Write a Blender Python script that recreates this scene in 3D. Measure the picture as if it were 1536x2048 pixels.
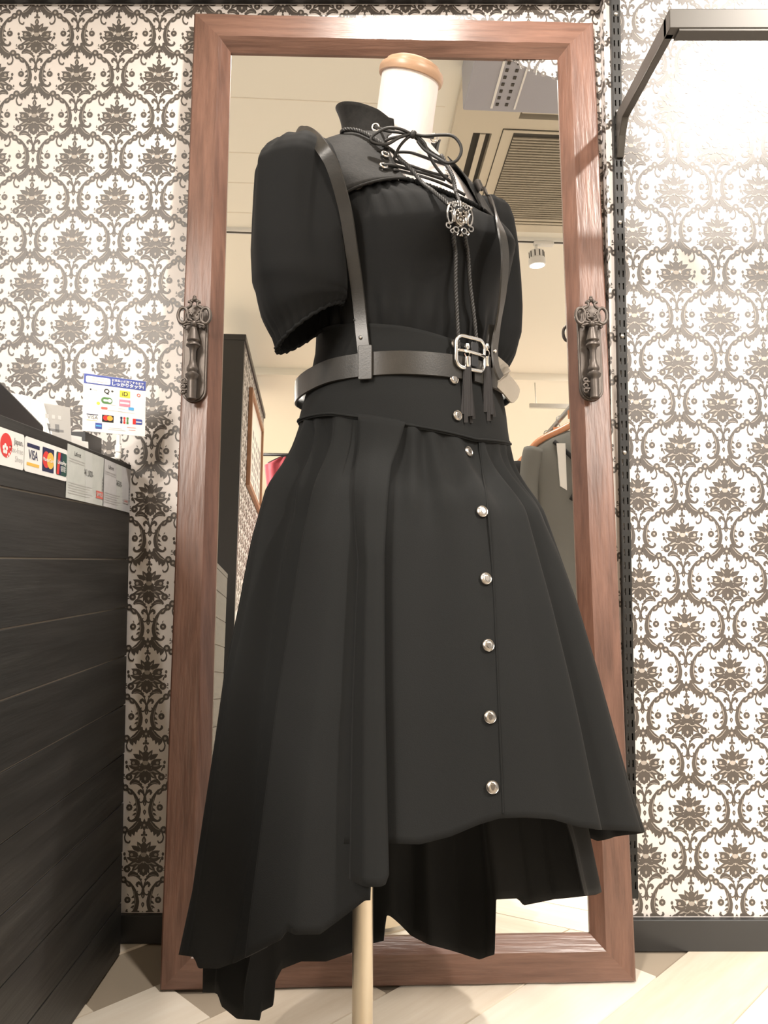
import bpy, bmesh, math, random
import numpy as np
from mathutils import Vector
from mathutils.bvhtree import BVHTree
random.seed(7)
PI = math.pi
S = bpy.context.scene
for o in list(bpy.data.objects):
    bpy.data.objects.remove(o)
# ---------------------------------------------------------------- camera
F_PX, CAM_Z, PITCH = 1560.0, 0.75, math.radians(3.7)
cam = bpy.data.objects.new('camera', bpy.data.cameras.new('camera'))
S.collection.objects.link(cam)
cam.location = (0, 0, CAM_Z)
cam.rotation_euler = (PI / 2 + PITCH, 0, 0)
cam.data.sensor_fit = 'VERTICAL'
cam.data.sensor_height = 36.0
cam.data.lens = 36.0 * F_PX / 2048.0
cam.data.clip_start = 0.02
S.camera = cam
# ---------------------------------------------------------------- view and world
S.view_settings.view_transform = 'Standard'
S.view_settings.look = 'None'
S.view_settings.gamma = 1.0
S.view_settings.use_curve_mapping = False
S.view_settings.exposure = 0.74
W = bpy.data.worlds.new('shop_light')
S.world = W
W.use_nodes = True
W.node_tree.nodes['Background'].inputs[0].default_value = (1.0, 0.955, 0.90, 1)
W.node_tree.nodes['Background'].inputs[1].default_value = 0.50
LIGHT_COL = (1.0, 0.925, 0.84)
CEIL = 2.6
from mathutils import Vector as _V
def beam(name, pos, aim, watts, cone, parent=None, off=(0, 0, 0)):
    L = bpy.data.lights.new(name, 'SPOT'); L.energy = watts; L.color = LIGHT_COL; L.spot_size = math.radians(cone); L.spot_blend = .55; L.shadow_soft_size = .035
    o = bpy.data.objects.new(name, L); S.collection.objects.link(o); o.parent = parent
    o.location = _V(pos) - _V(off); o.rotation_euler = (_V(aim) - _V(pos)).to_track_quat('-Z', 'Y').to_euler()
    return o
# lamps of the shop that stand outside the picture, on its ceiling tracks: they make the bright floor, the glare on the right wall and the one on the mirror's top rail
beam('track_spot_counter_side_offscreen', (-0.72, -0.27, CEIL - .12), (-0.12, 1.25, 0.40), 45, 48)
beam('track_spot_right_offscreen', (1.32, -0.27, CEIL - .12), (0.18, 1.38, 0.00), 150, 34)
beam('ceiling_spot_right_wall_offscreen', (1.27, 0.44, CEIL - .12), (0.84, 1.57, 1.68), 105, 56)
beam('ceiling_spot_above_mirror_offscreen', (0.09, 0.96, CEIL - .12), (0.12, 1.22, 0.0), 58, 112)
# the lit sales floor behind the camera (over-bright in the mirror): ceiling lighting, facing down
def shop_light(name, x, y, watts):
    L = bpy.data.lights.new(name, 'AREA'); L.shape = 'RECTANGLE'; L.size = 0.8; L.size_y = 2.0; L.energy = watts; L.color = LIGHT_COL
    o = bpy.data.objects.new(name, L); S.collection.objects.link(o); o.location = (x, y, CEIL - .01)
shop_light('shop_ceiling_light_behind_left_offscreen', -1.85, -2.3, 220)
shop_light('shop_ceiling_light_behind_right_offscreen', 2.35, -2.3, 220)


# ---------------------------------------------------------------- helpers
C = np.array([0, 0, CAM_Z])
def ray(x, y):
    a = (x - 768) / F_PX; b = (1024 - y) / F_PX
    return np.array([a, math.cos(PITCH) - b * math.sin(PITCH), math.sin(PITCH) + b * math.cos(PITCH)])
def atY(x, y, Y):
    d = ray(x, y); return C + d * Y / d[1]
def atX(x, y, X):
    d = ray(x, y); return C + d * X / d[0]

MATS = {}
def mat(name, col, rough=0.6, metal=0.0, noise=None, bump=None, spec=0.5, sheen=0.0, coat=0.0, col2=None, stretch=None, emit=None, trans=0.0):
    """noise=(scale, amount) colour variation towards col2; bump=(scale, strength, distance)"""
    m = bpy.data.materials.new(name); m.use_nodes = True
    nt = m.node_tree; b = nt.nodes['Principled BSDF']
    b.inputs['Base Color'].default_value = (*col, 1)
    b.inputs['Roughness'].default_value = rough
    b.inputs['Metallic'].default_value = metal
    b.inputs['Specular IOR Level'].default_value = spec
    b.inputs['Sheen Weight'].default_value = sheen
    b.inputs['Coat Weight'].default_value = coat; b.inputs['Coat Roughness'].default_value = 0.35
    if trans: b.inputs['Transmission Weight'].default_value = trans
    if emit:
        b.inputs['Emission Color'].default_value = (*emit[0], 1); b.inputs['Emission Strength'].default_value = emit[1]
    if noise or bump:
        tc = nt.nodes.new('ShaderNodeTexCoord'); mp = nt.nodes.new('ShaderNodeMapping')
        nt.links.new(tc.outputs['Object'], mp.inputs['Vector'])
        if stretch: mp.inputs['Scale'].default_value = stretch
    if noise:
        n = nt.nodes.new('ShaderNodeTexNoise'); n.inputs['Scale'].default_value = noise[0]; n.inputs['Detail'].default_value = 6
        n.inputs['Roughness'].default_value = 0.65
        r = nt.nodes.new('ShaderNodeValToRGB')
        r.color_ramp.elements[0].position = 0.5 - noise[1] / 2; r.color_ramp.elements[1].position = 0.5 + noise[1] / 2
        r.color_ramp.elements[0].color = (*col, 1); r.color_ramp.elements[1].color = (*(col2 or [c * 1.3 for c in col]), 1)
        nt.links.new(mp.outputs[0], n.inputs['Vector']); nt.links.new(n.outputs['Fac'], r.inputs[0])
        nt.links.new(r.outputs[0], b.inputs['Base Color'])
    if bump:
        n = nt.nodes.new('ShaderNodeTexNoise'); n.inputs['Scale'].default_value = bump[0]; n.inputs['Detail'].default_value = 4
        bp = nt.nodes.new('ShaderNodeBump'); bp.inputs['Strength'].default_value = bump[1]; bp.inputs['Distance'].default_value = bump[2]
        nt.links.new(mp.outputs[0], n.inputs['Vector']); nt.links.new(n.outputs['Fac'], bp.inputs['Height'])
        nt.links.new(bp.outputs[0], b.inputs['Normal'])
    MATS[name] = m
    return m
def wood(name, c1, c2, axis, scale=9.0, rough=0.4, coat=0.0, bump=0.25):
    st = [scale] * 3; st['xyz'.index(axis)] = scale * 0.07
    return mat(name, c1, rough, 0, (3.0, 0.35), (6.0, bump, 0.002), col2=c2, stretch=st, coat=coat)

mat('wallpaper', (0.69, 0.645, 0.615), 0.48, bump=(900, 0.15, 0.0003))
mat('wallpaper_ink', (0.050, 0.041, 0.035), 0.40, spec=0.7, noise=(14, 0.5), col2=(0.075, 0.060, 0.048))
mat('wallpaper_ink_pale', (0.36, 0.32, 0.28), 0.45)
mat('black_trim', (0.022, 0.022, 0.022), 0.38, bump=(60, 0.1, 0.001))
mat('ceiling_paint', (0.88, 0.85, 0.75), 0.8)
mat('shop_wall', (0.82, 0.76, 0.64), 0.8)
mat('floor_plank_a', (0.70, 0.61, 0.49), 0.32, noise=(3.0, 0.42), col2=(0.82, 0.75, 0.64), stretch=(0.7, 13, 13), bump=(7, 0.12, 0.001))
mat('floor_plank_b', (0.76, 0.68, 0.57), 0.32, noise=(2.4, 0.4), col2=(0.85, 0.79, 0.69), stretch=(0.9, 10, 10), bump=(7, 0.12, 0.001))
mat('floor_plank_c', (0.62, 0.52, 0.40), 0.32, noise=(2.0, 0.45), col2=(0.80, 0.72, 0.61), stretch=(1.1, 9, 9), bump=(7, 0.12, 0.001))
mat('floor_joint', (0.36, 0.30, 0.23), 0.8)
wood('mirror_wood_v', (0.088, 0.040, 0.026), (0.172, 0.084, 0.057), 'z', 22, 0.34, 0.25, 0.5)
wood('mirror_wood_h', (0.098, 0.047, 0.032), (0.182, 0.094, 0.066), 'x', 22, 0.30, 0.25, 0.5)
mat('mirror_silver', (0.97, 0.97, 0.96), 0.0, 1.0)
mat('mirror_back', (0.06, 0.045, 0.035), 0.8)
mat('iron', (0.075, 0.062, 0.054), 0.42, 0.6, bump=(90, 0.25, 0.001), noise=(40, 0.5), col2=(0.115, 0.098, 0.086))
wood('counter_wood', (0.0120, 0.0120, 0.0115), (0.034, 0.033, 0.031), 'y', 12, 0.45, 0.0, 0.6)
mat('counter_gap', (0.30, 0.26, 0.21), 0.8)
mat('cloth', (0.0098, 0.0103, 0.0102), 0.85, spec=0.16, sheen=0.02, bump=(900, 0.25, 0.0006))
mat('cloth_blouse', (0.0066, 0.0069, 0.0070), 0.8, spec=0.16, sheen=0.02, bump=(1000, 0.2, 0.0005))
mat('suede', (0.0085, 0.0080, 0.0074), 0.7, spec=0.2, sheen=0.02, noise=(160, 0.4), col2=(0.018, 0.0168, 0.015), bump=(420, 0.35, 0.0008))
mat('leather', (0.018, 0.0165, 0.014), 0.36, spec=0.5, noise=(60, 0.5), col2=(0.028, 0.025, 0.021), bump=(500, 0.2, 0.0005))
mat('leather_raw', (0.24, 0.21, 0.17), 0.7, bump=(300, 0.2, 0.0005))
mat('leather_edge', (0.05, 0.035, 0.02), 0.7)
mat('chrome', (0.80, 0.78, 0.75), 0.16, 1.0)
mat('pewter', (0.27, 0.25, 0.23), 0.30, 1.0, noise=(420, 0.5), col2=(0.50, 0.47, 0.43))
mat('pewter_mid', (0.16, 0.145, 0.13), 0.4, 1.0)
mat('pewter_dark', (0.16, 0.14, 0.12), 0.4, 0.9)
mat('cord', (0.020, 0.019, 0.018), 0.5, bump=(500, 0.5, 0.001))
mat('lace', (0.012, 0.011, 0.010), 0.55)
mat('tassel', (0.014, 0.012, 0.012), 0.9, sheen=0.3)
mat('linen', (0.80, 0.73, 0.70), 0.85, noise=(38, 0.5), col2=(0.87, 0.82, 0.79), stretch=(3, 3, 0.5), bump=(700, 0.3, 0.0006))
mat('cap_wood', (0.42, 0.255, 0.155), 0.35, noise=(20, 0.5), col2=(0.52, 0.33, 0.21), stretch=(1, 1, 9), coat=0.3)
mat('pole_metal', (0.62, 0.55, 0.44), 0.30, 0.85)
mat('upright_paint', (0.014, 0.0135, 0.0125), 0.45, spec=0.3)
mat('rack_paint', (0.060, 0.054, 0.046), 0.42, 0.2)
mat('screw_metal', (0.35, 0.33, 0.30), 0.35, 0.9)
mat('paper', (0.86, 0.85, 0.82), 0.6)
mat('plastic_white', (0.88, 0.88, 0.86), 0.35)
mat('voucher_a', (0.52, 0.55, 0.52), 0.5, noise=(30, 0.5), col2=(0.64, 0.66, 0.63))
mat('voucher_b', (0.54, 0.54, 0.55), 0.5, noise=(30, 0.5), col2=(0.66, 0.66, 0.67))
mat('voucher_band', (0.62, 0.64, 0.62), 0.5)
mat('ink_black', (0.02, 0.02, 0.02), 0.6)
mat('ink_grey', (0.20, 0.20, 0.20), 0.6)
mat('ink_pale', (0.50, 0.49, 0.48), 0.6)
mat('ink_red', (0.72, 0.035, 0.03), 0.55)
mat('ink_redsoft', (0.70, 0.16, 0.13), 0.55)
mat('ink_orange', (0.90, 0.42, 0.06), 0.55)
mat('ink_gold', (0.83, 0.50, 0.08), 0.55)
mat('ink_blue', (0.07, 0.10, 0.36), 0.55)
mat('ink_navy', (0.012, 0.016, 0.07), 0.55)
mat('ink_sky', (0.10, 0.40, 0.75), 0.55)
mat('ink_green', (0.10, 0.24, 0.08), 0.55)
mat('ink_teal', (0.012, 0.07, 0.055), 0.55)
mat('ink_yellow', (0.90, 0.78, 0.08), 0.55)
mat('ink_pink', (0.82, 0.26, 0.36), 0.55)
mat('ink_white', (0.88, 0.88, 0.86), 0.55)
mat('device_black', (0.02, 0.02, 0.021), 0.3)
mat('ac_plastic', (0.62, 0.56, 0.44), 0.45)
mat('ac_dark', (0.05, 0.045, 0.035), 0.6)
mat('ac_grille', (0.40, 0.355, 0.27), 0.5)
mat('duct_grey', (0.38, 0.38, 0.42), 0.45)
mat('lamp_white', (0.80, 0.79, 0.75), 0.4)
mat('lamp_glow', (1, 1, 1), 0.5, emit=((1.0, 0.93, 0.84), 8.0))
mat('hanger_wood', (0.55, 0.22, 0.10), 0.35, noise=(20, 0.5), col2=(0.68, 0.32, 0.17))
mat('garment_grey', (0.17, 0.17, 0.155), 0.85, bump=(200, 0.2, 0.001))
mat('garment_black', (0.02, 0.02, 0.02), 0.85)
mat('garment_red', (0.28, 0.035, 0.05), 0.8)
mat('picture_print', (0.80, 0.79, 0.74), 0.35)
mat('picture_ink', (0.30, 0.29, 0.28), 0.5)
mat('frame_oak', (0.30, 0.15, 0.08), 0.45)
mat('steel', (0.45, 0.44, 0.42), 0.35, 0.9)

ROOT = {}       # object -> numpy world location of its top-level root
def link(o):
    S.collection.objects.link(o); return o
def tag(o, label, cat, group=None):
    o['label'] = label; o['category'] = cat
    if group: o['group'] = group
    return o
def thing(name, loc, label, cat, group=None):
    o = link(bpy.data.objects.new(name, None)); o.location = loc
    o.empty_display_size = 0.05
    ROOT[o] = np.array(loc, float)
    return tag(o, label, cat, group)
def struct(o):
    o['kind'] = 'structure'; return o

class MB:
    def __init__(s): s.v = []; s.f = []; s.mi = []; s.cur = 0
    def add(s, verts, faces):
        k = len(s.v); s.v += [tuple(map(float, p)) for p in verts]
        s.f += [tuple(i + k for i in f) for f in faces]; s.mi += [s.cur] * len(faces); return s
    def box(s, a, b, xf=None):
        (x0, y0, z0), (x1, y1, z1) = a, b
        vs = [(x, y, z) for z in (z0, z1) for y in (y0, y1) for x in (x0, x1)]
        if xf: vs = [xf(*p) for p in vs]
        return s.add(vs, [(0, 2, 3, 1), (4, 5, 7, 6), (0, 1, 5, 4), (2, 6, 7, 3), (0, 4, 6, 2), (1, 3, 7, 5)])
    def grid(s, rows, closed=False):
        n = len(rows[0]); vs = [p for r in rows for p in r]; fs = []
        for i in range(len(rows) - 1):
            for j in range(n if closed else n - 1):
                k = (j + 1) % n
                fs.append((i * n + j, i * n + k, (i + 1) * n + k, (i + 1) * n + j))
        return s.add(vs, fs)
    def lathe(s, prof, o=(0, 0, 0), ax=(0, 0, 1), seg=20, cap=True):
        ax = Vector(ax).normalized(); u = ax.orthogonal().normalized(); w = ax.cross(u); o = Vector(o)
        rows = [[tuple(o + ax * h + (u * math.cos(t) + w * math.sin(t)) * r) for t in [2 * PI * k / seg for k in range(seg)]] for r, h in prof]
        k0 = len(s.v); s.grid(rows, True)
        if cap:
            s.f.append(tuple(range(k0 + seg - 1, k0 - 1, -1))); s.mi.append(s.cur)
            e = k0 + seg * (len(rows) - 1); s.f.append(tuple(range(e, e + seg))); s.mi.append(s.cur)
        return s
    def tube(s, pts, r, seg=8, closed=False):
        pts = [Vector(p) for p in pts]; n = len(pts); rr = r if hasattr(r, '__len__') else [r] * n
        rows = []; prev = None
        for i, p in enumerate(pts):
            if closed: t = pts[(i + 1) % n] - pts[i - 1]
            else: t = pts[min(i + 1, n - 1)] - pts[max(i - 1, 0)]
            if t.length < 1e-9: t = Vector((0, 0, 1))
            t.normalize()
            u = (prev - t * prev.dot(t)) if prev is not None else t.orthogonal()
            if u.length < 1e-6: u = t.orthogonal()
            u.normalize(); prev = u; w = t.cross(u)
            rows.append([tuple(p + (u * math.cos(a) + w * math.sin(a)) * rr[i]) for a in [2 * PI * k / seg for k in range(seg)]])
        if closed: rows.append(rows[0])
        k0 = len(s.v); s.grid(rows, True)
        if not closed:
            s.f.append(tuple(range(k0 + seg - 1, k0 - 1, -1))); s.mi.append(s.cur)
            e = k0 + seg * (len(rows) - 1); s.f.append(tuple(range(e, e + seg))); s.mi.append(s.cur)
        return s
    def ribbon(s, pts, nrm, side, width, th):
        """flat strap: pts centre line, nrm outward normals, side lateral dirs"""
        rows = []
        for p, n, d in zip(pts, nrm, side):
            p = Vector(p); n = Vector(n).normalized(); d = Vector(d).normalized()
            a = d * width / 2; e = d * (width / 2 - th * 0.4)
            rows.append([tuple(q) for q in (p - a, p - e + n * th, p + e + n * th, p + a, p + e - n * th * .3, p - e - n * th * .3)])
        k0 = len(s.v); s.grid(rows, True)
        s.f.append((k0 + 5, k0 + 4, k0 + 3, k0 + 2, k0 + 1, k0)); s.mi.append(s.cur)
        e = k0 + 6 * (len(rows) - 1); s.f.append(tuple(range(e, e + 6))); s.mi.append(s.cur)
        return s
    def prism(s, outline, xf, d0, d1):
        """outline 2-D polygon extruded between depths d0 and d1, mapped by xf(u, v, d)"""
        n = len(outline)
        vs = [xf(u, v, d0) for u, v in outline] + [xf(u, v, d1) for u, v in outline]
        fs = [tuple(range(n - 1, -1, -1)), tuple(range(n, 2 * n))] + [(i, (i + 1) % n, n + (i + 1) % n, n + i) for i in range(n)]
        return s.add(vs, fs)
    def build(s, name, m, parent=None, smooth=False, sharp=None, bevel=None, solid=None, subsurf=0):
        me = bpy.data.meshes.new(name)
        off = np.zeros(3)
        if parent is not None: off = ROOT[parent]
        vs = [tuple(np.array(p) - off) for p in s.v]
        me.from_pydata(vs, [], s.f)
        for k in (m if isinstance(m, (list, tuple)) else [m]): me.materials.append(MATS[k])
        if isinstance(m, (list, tuple)): me.polygons.foreach_set('material_index', s.mi)
        bm = bmesh.new(); bm.from_mesh(me); bmesh.ops.recalc_face_normals(bm, faces=bm.faces); bm.to_mesh(me); bm.free()
        if smooth:
            me.polygons.foreach_set('use_smooth', [True] * len(me.polygons))
            if sharp: me.set_sharp_from_angle(angle=math.radians(sharp))
        o = link(bpy.data.objects.new(name, me))
        if parent is not None: o.parent = parent; ROOT[o] = off
        else: ROOT[o] = np.zeros(3)
        if solid:
            md = o.modifiers.new('thickness', 'SOLIDIFY'); md.thickness = solid; md.offset = -1
        if bevel:
            md = o.modifiers.new('bevel', 'BEVEL'); md.width = bevel; md.segments = 2; md.limit_method = 'ANGLE'
        if subsurf:
            md = o.modifiers.new('sub', 'SUBSURF'); md.levels = subsurf; md.render_levels = subsurf
        return o
def smooth_path(pts, n=40, closed=False):
    """Catmull-Rom"""
    P = [np.array(p, float) for p in pts]; m = len(P); out = []
    segs = m if closed else m - 1
    for i in range(segs):
        if closed: a, b, c, d = P[i - 1], P[i], P[(i + 1) % m], P[(i + 2) % m]
        else: a, b, c, d = P[max(i - 1, 0)], P[i], P[i + 1], P[min(i + 2, m - 1)]
        k = max(2, n // segs)
        for j in range(k):
            t = j / k
            out.append(0.5 * ((2 * b) + (c - a) * t + (2 * a - 5 * b + 4 * c - d) * t * t + (3 * b - a - 3 * c + d) * t ** 3))
    if not closed: out.append(P[-1])
    return out
def text(s, size, xf, m, parent, name='lettering', align='CENTER', sx=1.0, bold=0.0, d=0.0):
    cu = bpy.data.curves.new('txt', 'FONT'); cu.body = s; cu.size = size; cu.align_x = align; cu.align_y = 'CENTER'; cu.offset = bold
    cu.resolution_u = 3
    o = link(bpy.data.objects.new('txt', cu)); dg = bpy.context.evaluated_depsgraph_get()
    me = bpy.data.meshes.new_from_object(o.evaluated_get(dg))
    vs = [(v.co.x * sx, v.co.y) for v in me.vertices]; fs = [tuple(p.vertices) for p in me.polygons]
    bpy.data.objects.remove(o); bpy.data.curves.remove(cu); bpy.data.meshes.remove(me)
    mb = MB(); mb.add([xf(u, v, d) for u, v in vs], fs)
    return mb.build(name, m, parent)
def rrect(w, h, r, seg=5, cx=0, cy=0):
    out = []
    for (sx, sy, a0) in ((1, 1, 0), (-1, 1, 90), (-1, -1, 180), (1, -1, 270)):
        for k in range(seg + 1):
            a = math.radians(a0 + 90 * k / seg)
            out.append((cx + sx * (w / 2 - r) + r * math.cos(a), cy + sy * (h / 2 - r) + r * math.sin(a)))
    return out
def circ(r, cx=0, cy=0, seg=24, ry=None):
    return [(cx + r * math.cos(2 * PI * k / seg), cy + (ry or r) * math.sin(2 * PI * k / seg)) for k in range(seg)]

# ================================================================= THE SETTING
WALL_Y, RIGHT_Y, CORNER_X = 1.60, 1.57, 0.462
struct(MB().box((-2.6, WALL_Y, 0), (CORNER_X, WALL_Y + .1, CEIL)).build('wall_back', 'wallpaper'))
struct(MB().box((CORNER_X, RIGHT_Y, 0), (2.8, WALL_Y + .1, CEIL)).build('wall_right', 'wallpaper'))
struct(MB().box((-2.6, -5.6, -.06), (2.8, WALL_Y + .1, -.004)).build('floor', 'floor_joint'))
struct(MB().box((-2.6, -5.6, CEIL), (2.8, WALL_Y + .1, CEIL + .08)).build('ceiling', 'ceiling_paint'))
struct(MB().box((-2.6, -5.7, 0), (2.8, -5.6, CEIL)).build('wall_far', 'shop_wall'))
struct(MB().box((-2.6, -1.985, CEIL - .05), (2.8, -1.94, CEIL)).build('trim_3', 'ceiling_paint'))
struct(MB().box((-2.6, WALL_Y - .03, 1.945), (CORNER_X, WALL_Y, 2.03)).build('trim_1', 'black_trim', bevel=.002))
struct(MB().box((-2.6, WALL_Y - .013, 0), (CORNER_X, WALL_Y, .055)).build('baseboard_back', 'black_trim', bevel=.002))
struct(MB().box((CORNER_X, RIGHT_Y - .013, 0), (2.8, RIGHT_Y, .060)).build('baseboard_right', 'black_trim', bevel=.002))
FLOOR = bpy.data.objects['floor']; CEILING = bpy.data.objects['ceiling']

# floor planks laid on the diagonal
pl_mesh = {}
def plank_mesh(L, key):
    if (L, key) not in pl_mesh:
        mb = MB(); w = .1525; e = .0012
        vs = [(0, 0, -.004), (L, 0, -.004), (L, w, -.004), (0, w, -.004), (e, e, 0), (L - e, e, 0), (L - e, w - e, 0), (e, w - e, 0)]
        mb.add(vs, [(4, 5, 6, 7), (0, 1, 5, 4), (1, 2, 6, 5), (2, 3, 7, 6), (3, 0, 4, 7)])
        me = bpy.data.meshes.new('plank'); me.from_pydata(mb.v, [], mb.f); me.materials.append(MATS[key]); pl_mesh[(L, key)] = me
    return pl_mesh[(L, key)]
rq = math.sqrt(.5)
npl = 0
for k in range(-14, 14):
    v0 = -.996 + .154 * k
    s = .747 + (.45 * ((k * 5) % 7) / 3.5 if k != -2 else 0) - 3.6
    for j in range(9):
        s0 = s + j * .9; sc = s0 + .45; vc = v0 + .077
        x, y = (sc + vc) * rq, (sc - vc) * rq
        if not (-1.25 < x < 1.5 and -.55 < y < 1.62): continue
        key = 'floor_plank_' + 'abc'[(k * 7 + j * 3) % 3]
        o = link(bpy.data.objects.new('plank', plank_mesh(.8985, key)))
        # local x runs along (1,1), local y along (1,-1) -> mirror by starting at the far seam
        o.location = ((s0 + v0 + .1535) * rq, (s0 - v0 - .1535) * rq, 0.0)
        o.rotation_euler = (0, 0, PI / 4); o.parent = FLOOR; npl += 1

# wallpaper print ---------------------------------------------------
def leafshape(p, ang, L, Wd, n=5, bend=0.0):
    """pointed leaf from p along ang (deg)"""
    a = math.radians(ang); ux, uy = math.cos(a), math.sin(a)
    top, bot = [], []
    for i in range(n + 1):
        t = i / n; w = Wd * math.sin(PI * t ** 0.8) / 2; b = bend * L * math.sin(PI * t)
        for lst, sg in ((top, 1), (bot, -1)):
            lst.append((p[0] + ux * L * t - uy * (sg * w + b), p[1] + uy * L * t + ux * (sg * w + b)))
    return top + bot[::-1][1:-1]
def stroke(pts, widths, n=14):
    P = smooth_path(pts, n); m = len(P); wd = np.interp(np.linspace(0, 1, m), np.linspace(0, 1, len(widths)), widths)
    A, B = [], []
    for i in range(m):
        t = P[min(i + 1, m - 1)] - P[max(i - 1, 0)]; t = t / (np.linalg.norm(t) + 1e-9)
        A.append((P[i][0] - t[1] * wd[i] / 2, P[i][1] + t[0] * wd[i] / 2)); B.append((P[i][0] + t[1] * wd[i] / 2, P[i][1] - t[0] * wd[i] / 2))
    return [[A[i], A[i + 1], B[i + 1], B[i]] for i in range(m - 1)]
def motif():
    """units: 668 = horizontal repeat; y up; returns (dark polys, pale polys) for one lattice node"""
    D, Pl, half, halfp = [], [], [], []
    # flower head
    D += [circ(9, 0, 157, 8, 12), circ(8, -13, 142, 8), circ(8, 13, 142, 8), leafshape((0, 88), 90, 50, 30)]
    D += [leafshape((0, -60), 270, 52, 56), circ(40, 0, -18, 16, 52), circ(26, 0, 62, 12, 34)]
    half += [leafshape((12, 50), 58, 62, 30), leafshape((22, 42), 30, 70, 34), leafshape((30, 12), 24, 84, 36), leafshape((30, 2), 2, 84, 36, bend=-.1),
             leafshape((30, -12), -22, 84, 36, bend=-.1), leafshape((22, -26), -44, 78, 36), leafshape((10, -34), -66, 66, 30), circ(20, 78, 22, 10)]
    halfp += [circ(10, 78, 22, 8), leafshape((44, -24), -24, 46, 10), leafshape((34, -40), -46, 40, 10), leafshape((18, 60), 52, 32, 8), leafshape((48, 3), 2, 44, 8), leafshape((34, 34), 28, 30, 8)]
    halfp += stroke([(6, 8), (20, 40), (38, 34), (32, 14)], [5, 6, 5, 3], 8)
    halfp += stroke([(8, -20), (26, -34), (50, -30)], [4, 5, 3], 6)
    Pl += [circ(20, 0, 22, 12, 14), circ(7, 0, -24, 8), leafshape((0, -64), 270, 24, 14), leafshape((0, 96), 90, 26, 9)]
    # sprigs either side
    half += [leafshape((122, -28), 70, 40, 10), circ(24, 124, -70, 10), circ(9, 142, 6, 8, 13), circ(9, 146, 36, 8, 12), leafshape((150, -66), 20, 20, 7), leafshape((150, -78), -20, 20, 7), circ(5, 160, -52, 6)]
    halfp += [circ(9, 124, -70, 8)]
    # leaves below
    half += stroke([(4, -190), (20, -150), (52, -112), (92, -104), (116, -124)], [6, 9, 30, 40, 10], 10)
    half += [circ(10, 20, -102, 8), circ(10, 32, -126, 8), circ(8, 18, -146, 8)]
    halfp += stroke([(44, -118), (76, -112), (104, -120)], [3, 4, 3], 6)
    # lower fleur
    half += stroke([(0, -222), (10, -190), (34, -168), (48, -184), (38, -198)], [10, 16, 24, 20, 8], 9)
    half += stroke([(0, -218), (16, -250), (38, -252), (46, -232), (36, -228)], [10, 11, 11, 11, 6], 9)
    D += [leafshape((0, -196), 270, 80, 22), leafshape((0, -246), 270, 34, 26), leafshape((0, -306), 270, 38, 22)]
    Pl += [leafshape((0, -252), 270, 20, 8), leafshape((0, -314), 270, 18, 7)]
    # star at the crossing
    for k in range(8): D.append(leafshape((0, -417), 45 * k + 22.5 * 0, 46 if k % 2 == 0 else 40, 20, 4))
    Pl.append(circ(10, 0, -417, 8)); D.append(leafshape((0, -466), 270, 32, 20, 4))
    # C-scroll and its chain
    half += stroke([(104, -160), (66, -220), (46, -300), (58, -366), (100, -388), (122, -372), (116, -356)], [7, 26, 38, 30, 16, 18, 8], 18)
    half += [leafshape((56, -260), -28, 34, 16), leafshape((54, -296), -34, 38, 16), leafshape((62, -330), -30, 34, 14), leafshape((96, -196), 50, 62, 34), circ(22, 116, -290, 10), leafshape((108, -262), 60, 20, 6)]
    halfp += stroke([(70, -226), (56, -300), (70, -358)], [4, 5, 3], 8)
    halfp += [circ(8, 116, -290, 8), leafshape((106, -184), 50, 30, 10)]
    half += [circ(22, 150, -146, 10), circ(24, 186, -120, 10), leafshape((128, -170), 40, 30, 20)]
    halfp += [circ(10, 150, -146, 8), circ(11, 186, -120, 8)]
    half += stroke([(204, -128), (236, -124), (280, -92), (302, -36)], [14, 46, 58, 14], 10)
    half += [leafshape((216, -120), -70, 54, 30), leafshape((244, -112), -74, 52, 28), leafshape((270, -90), -78, 50, 26), leafshape((262, -44), -28, 48, 18), leafshape((258, -20), -30, 44, 14)]
    halfp += stroke([(216, -122), (252, -104), (288, -62)], [4, 5, 3], 8)
    half += stroke([(200, -134), (186, -172), (198, -206), (222, -212), (228, -196)], [11, 10, 13, 13, 7], 10)
    for lst, out in ((half, D), (halfp, Pl)):
        for p in lst:
            out.append(p); out.append([(-x, y) for x, y in p])
    return D, Pl
MD, MP = motif()
def _tune(polys, pale):
    out = []
    for p in polys:
        q = np.array(p, float); c = q.mean(0)
        if abs(c[0]) < 112 and c[1] > -98: q = q * 1.17 + (0, 6); c = q.mean(0)     # flower head
        else: q = c + (q - c) * (1.12 if not pale and len(p) > 4 else 1.0)
        if pale: q = c + (q - c) * .96
        out.append(q)
    return out
MD, MP = _tune(MD, False), _tune(MP, True)
CELL_W, CELL_H = .1755, .1800
SC, SCY = CELL_W / 668, CELL_H / 660
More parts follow.
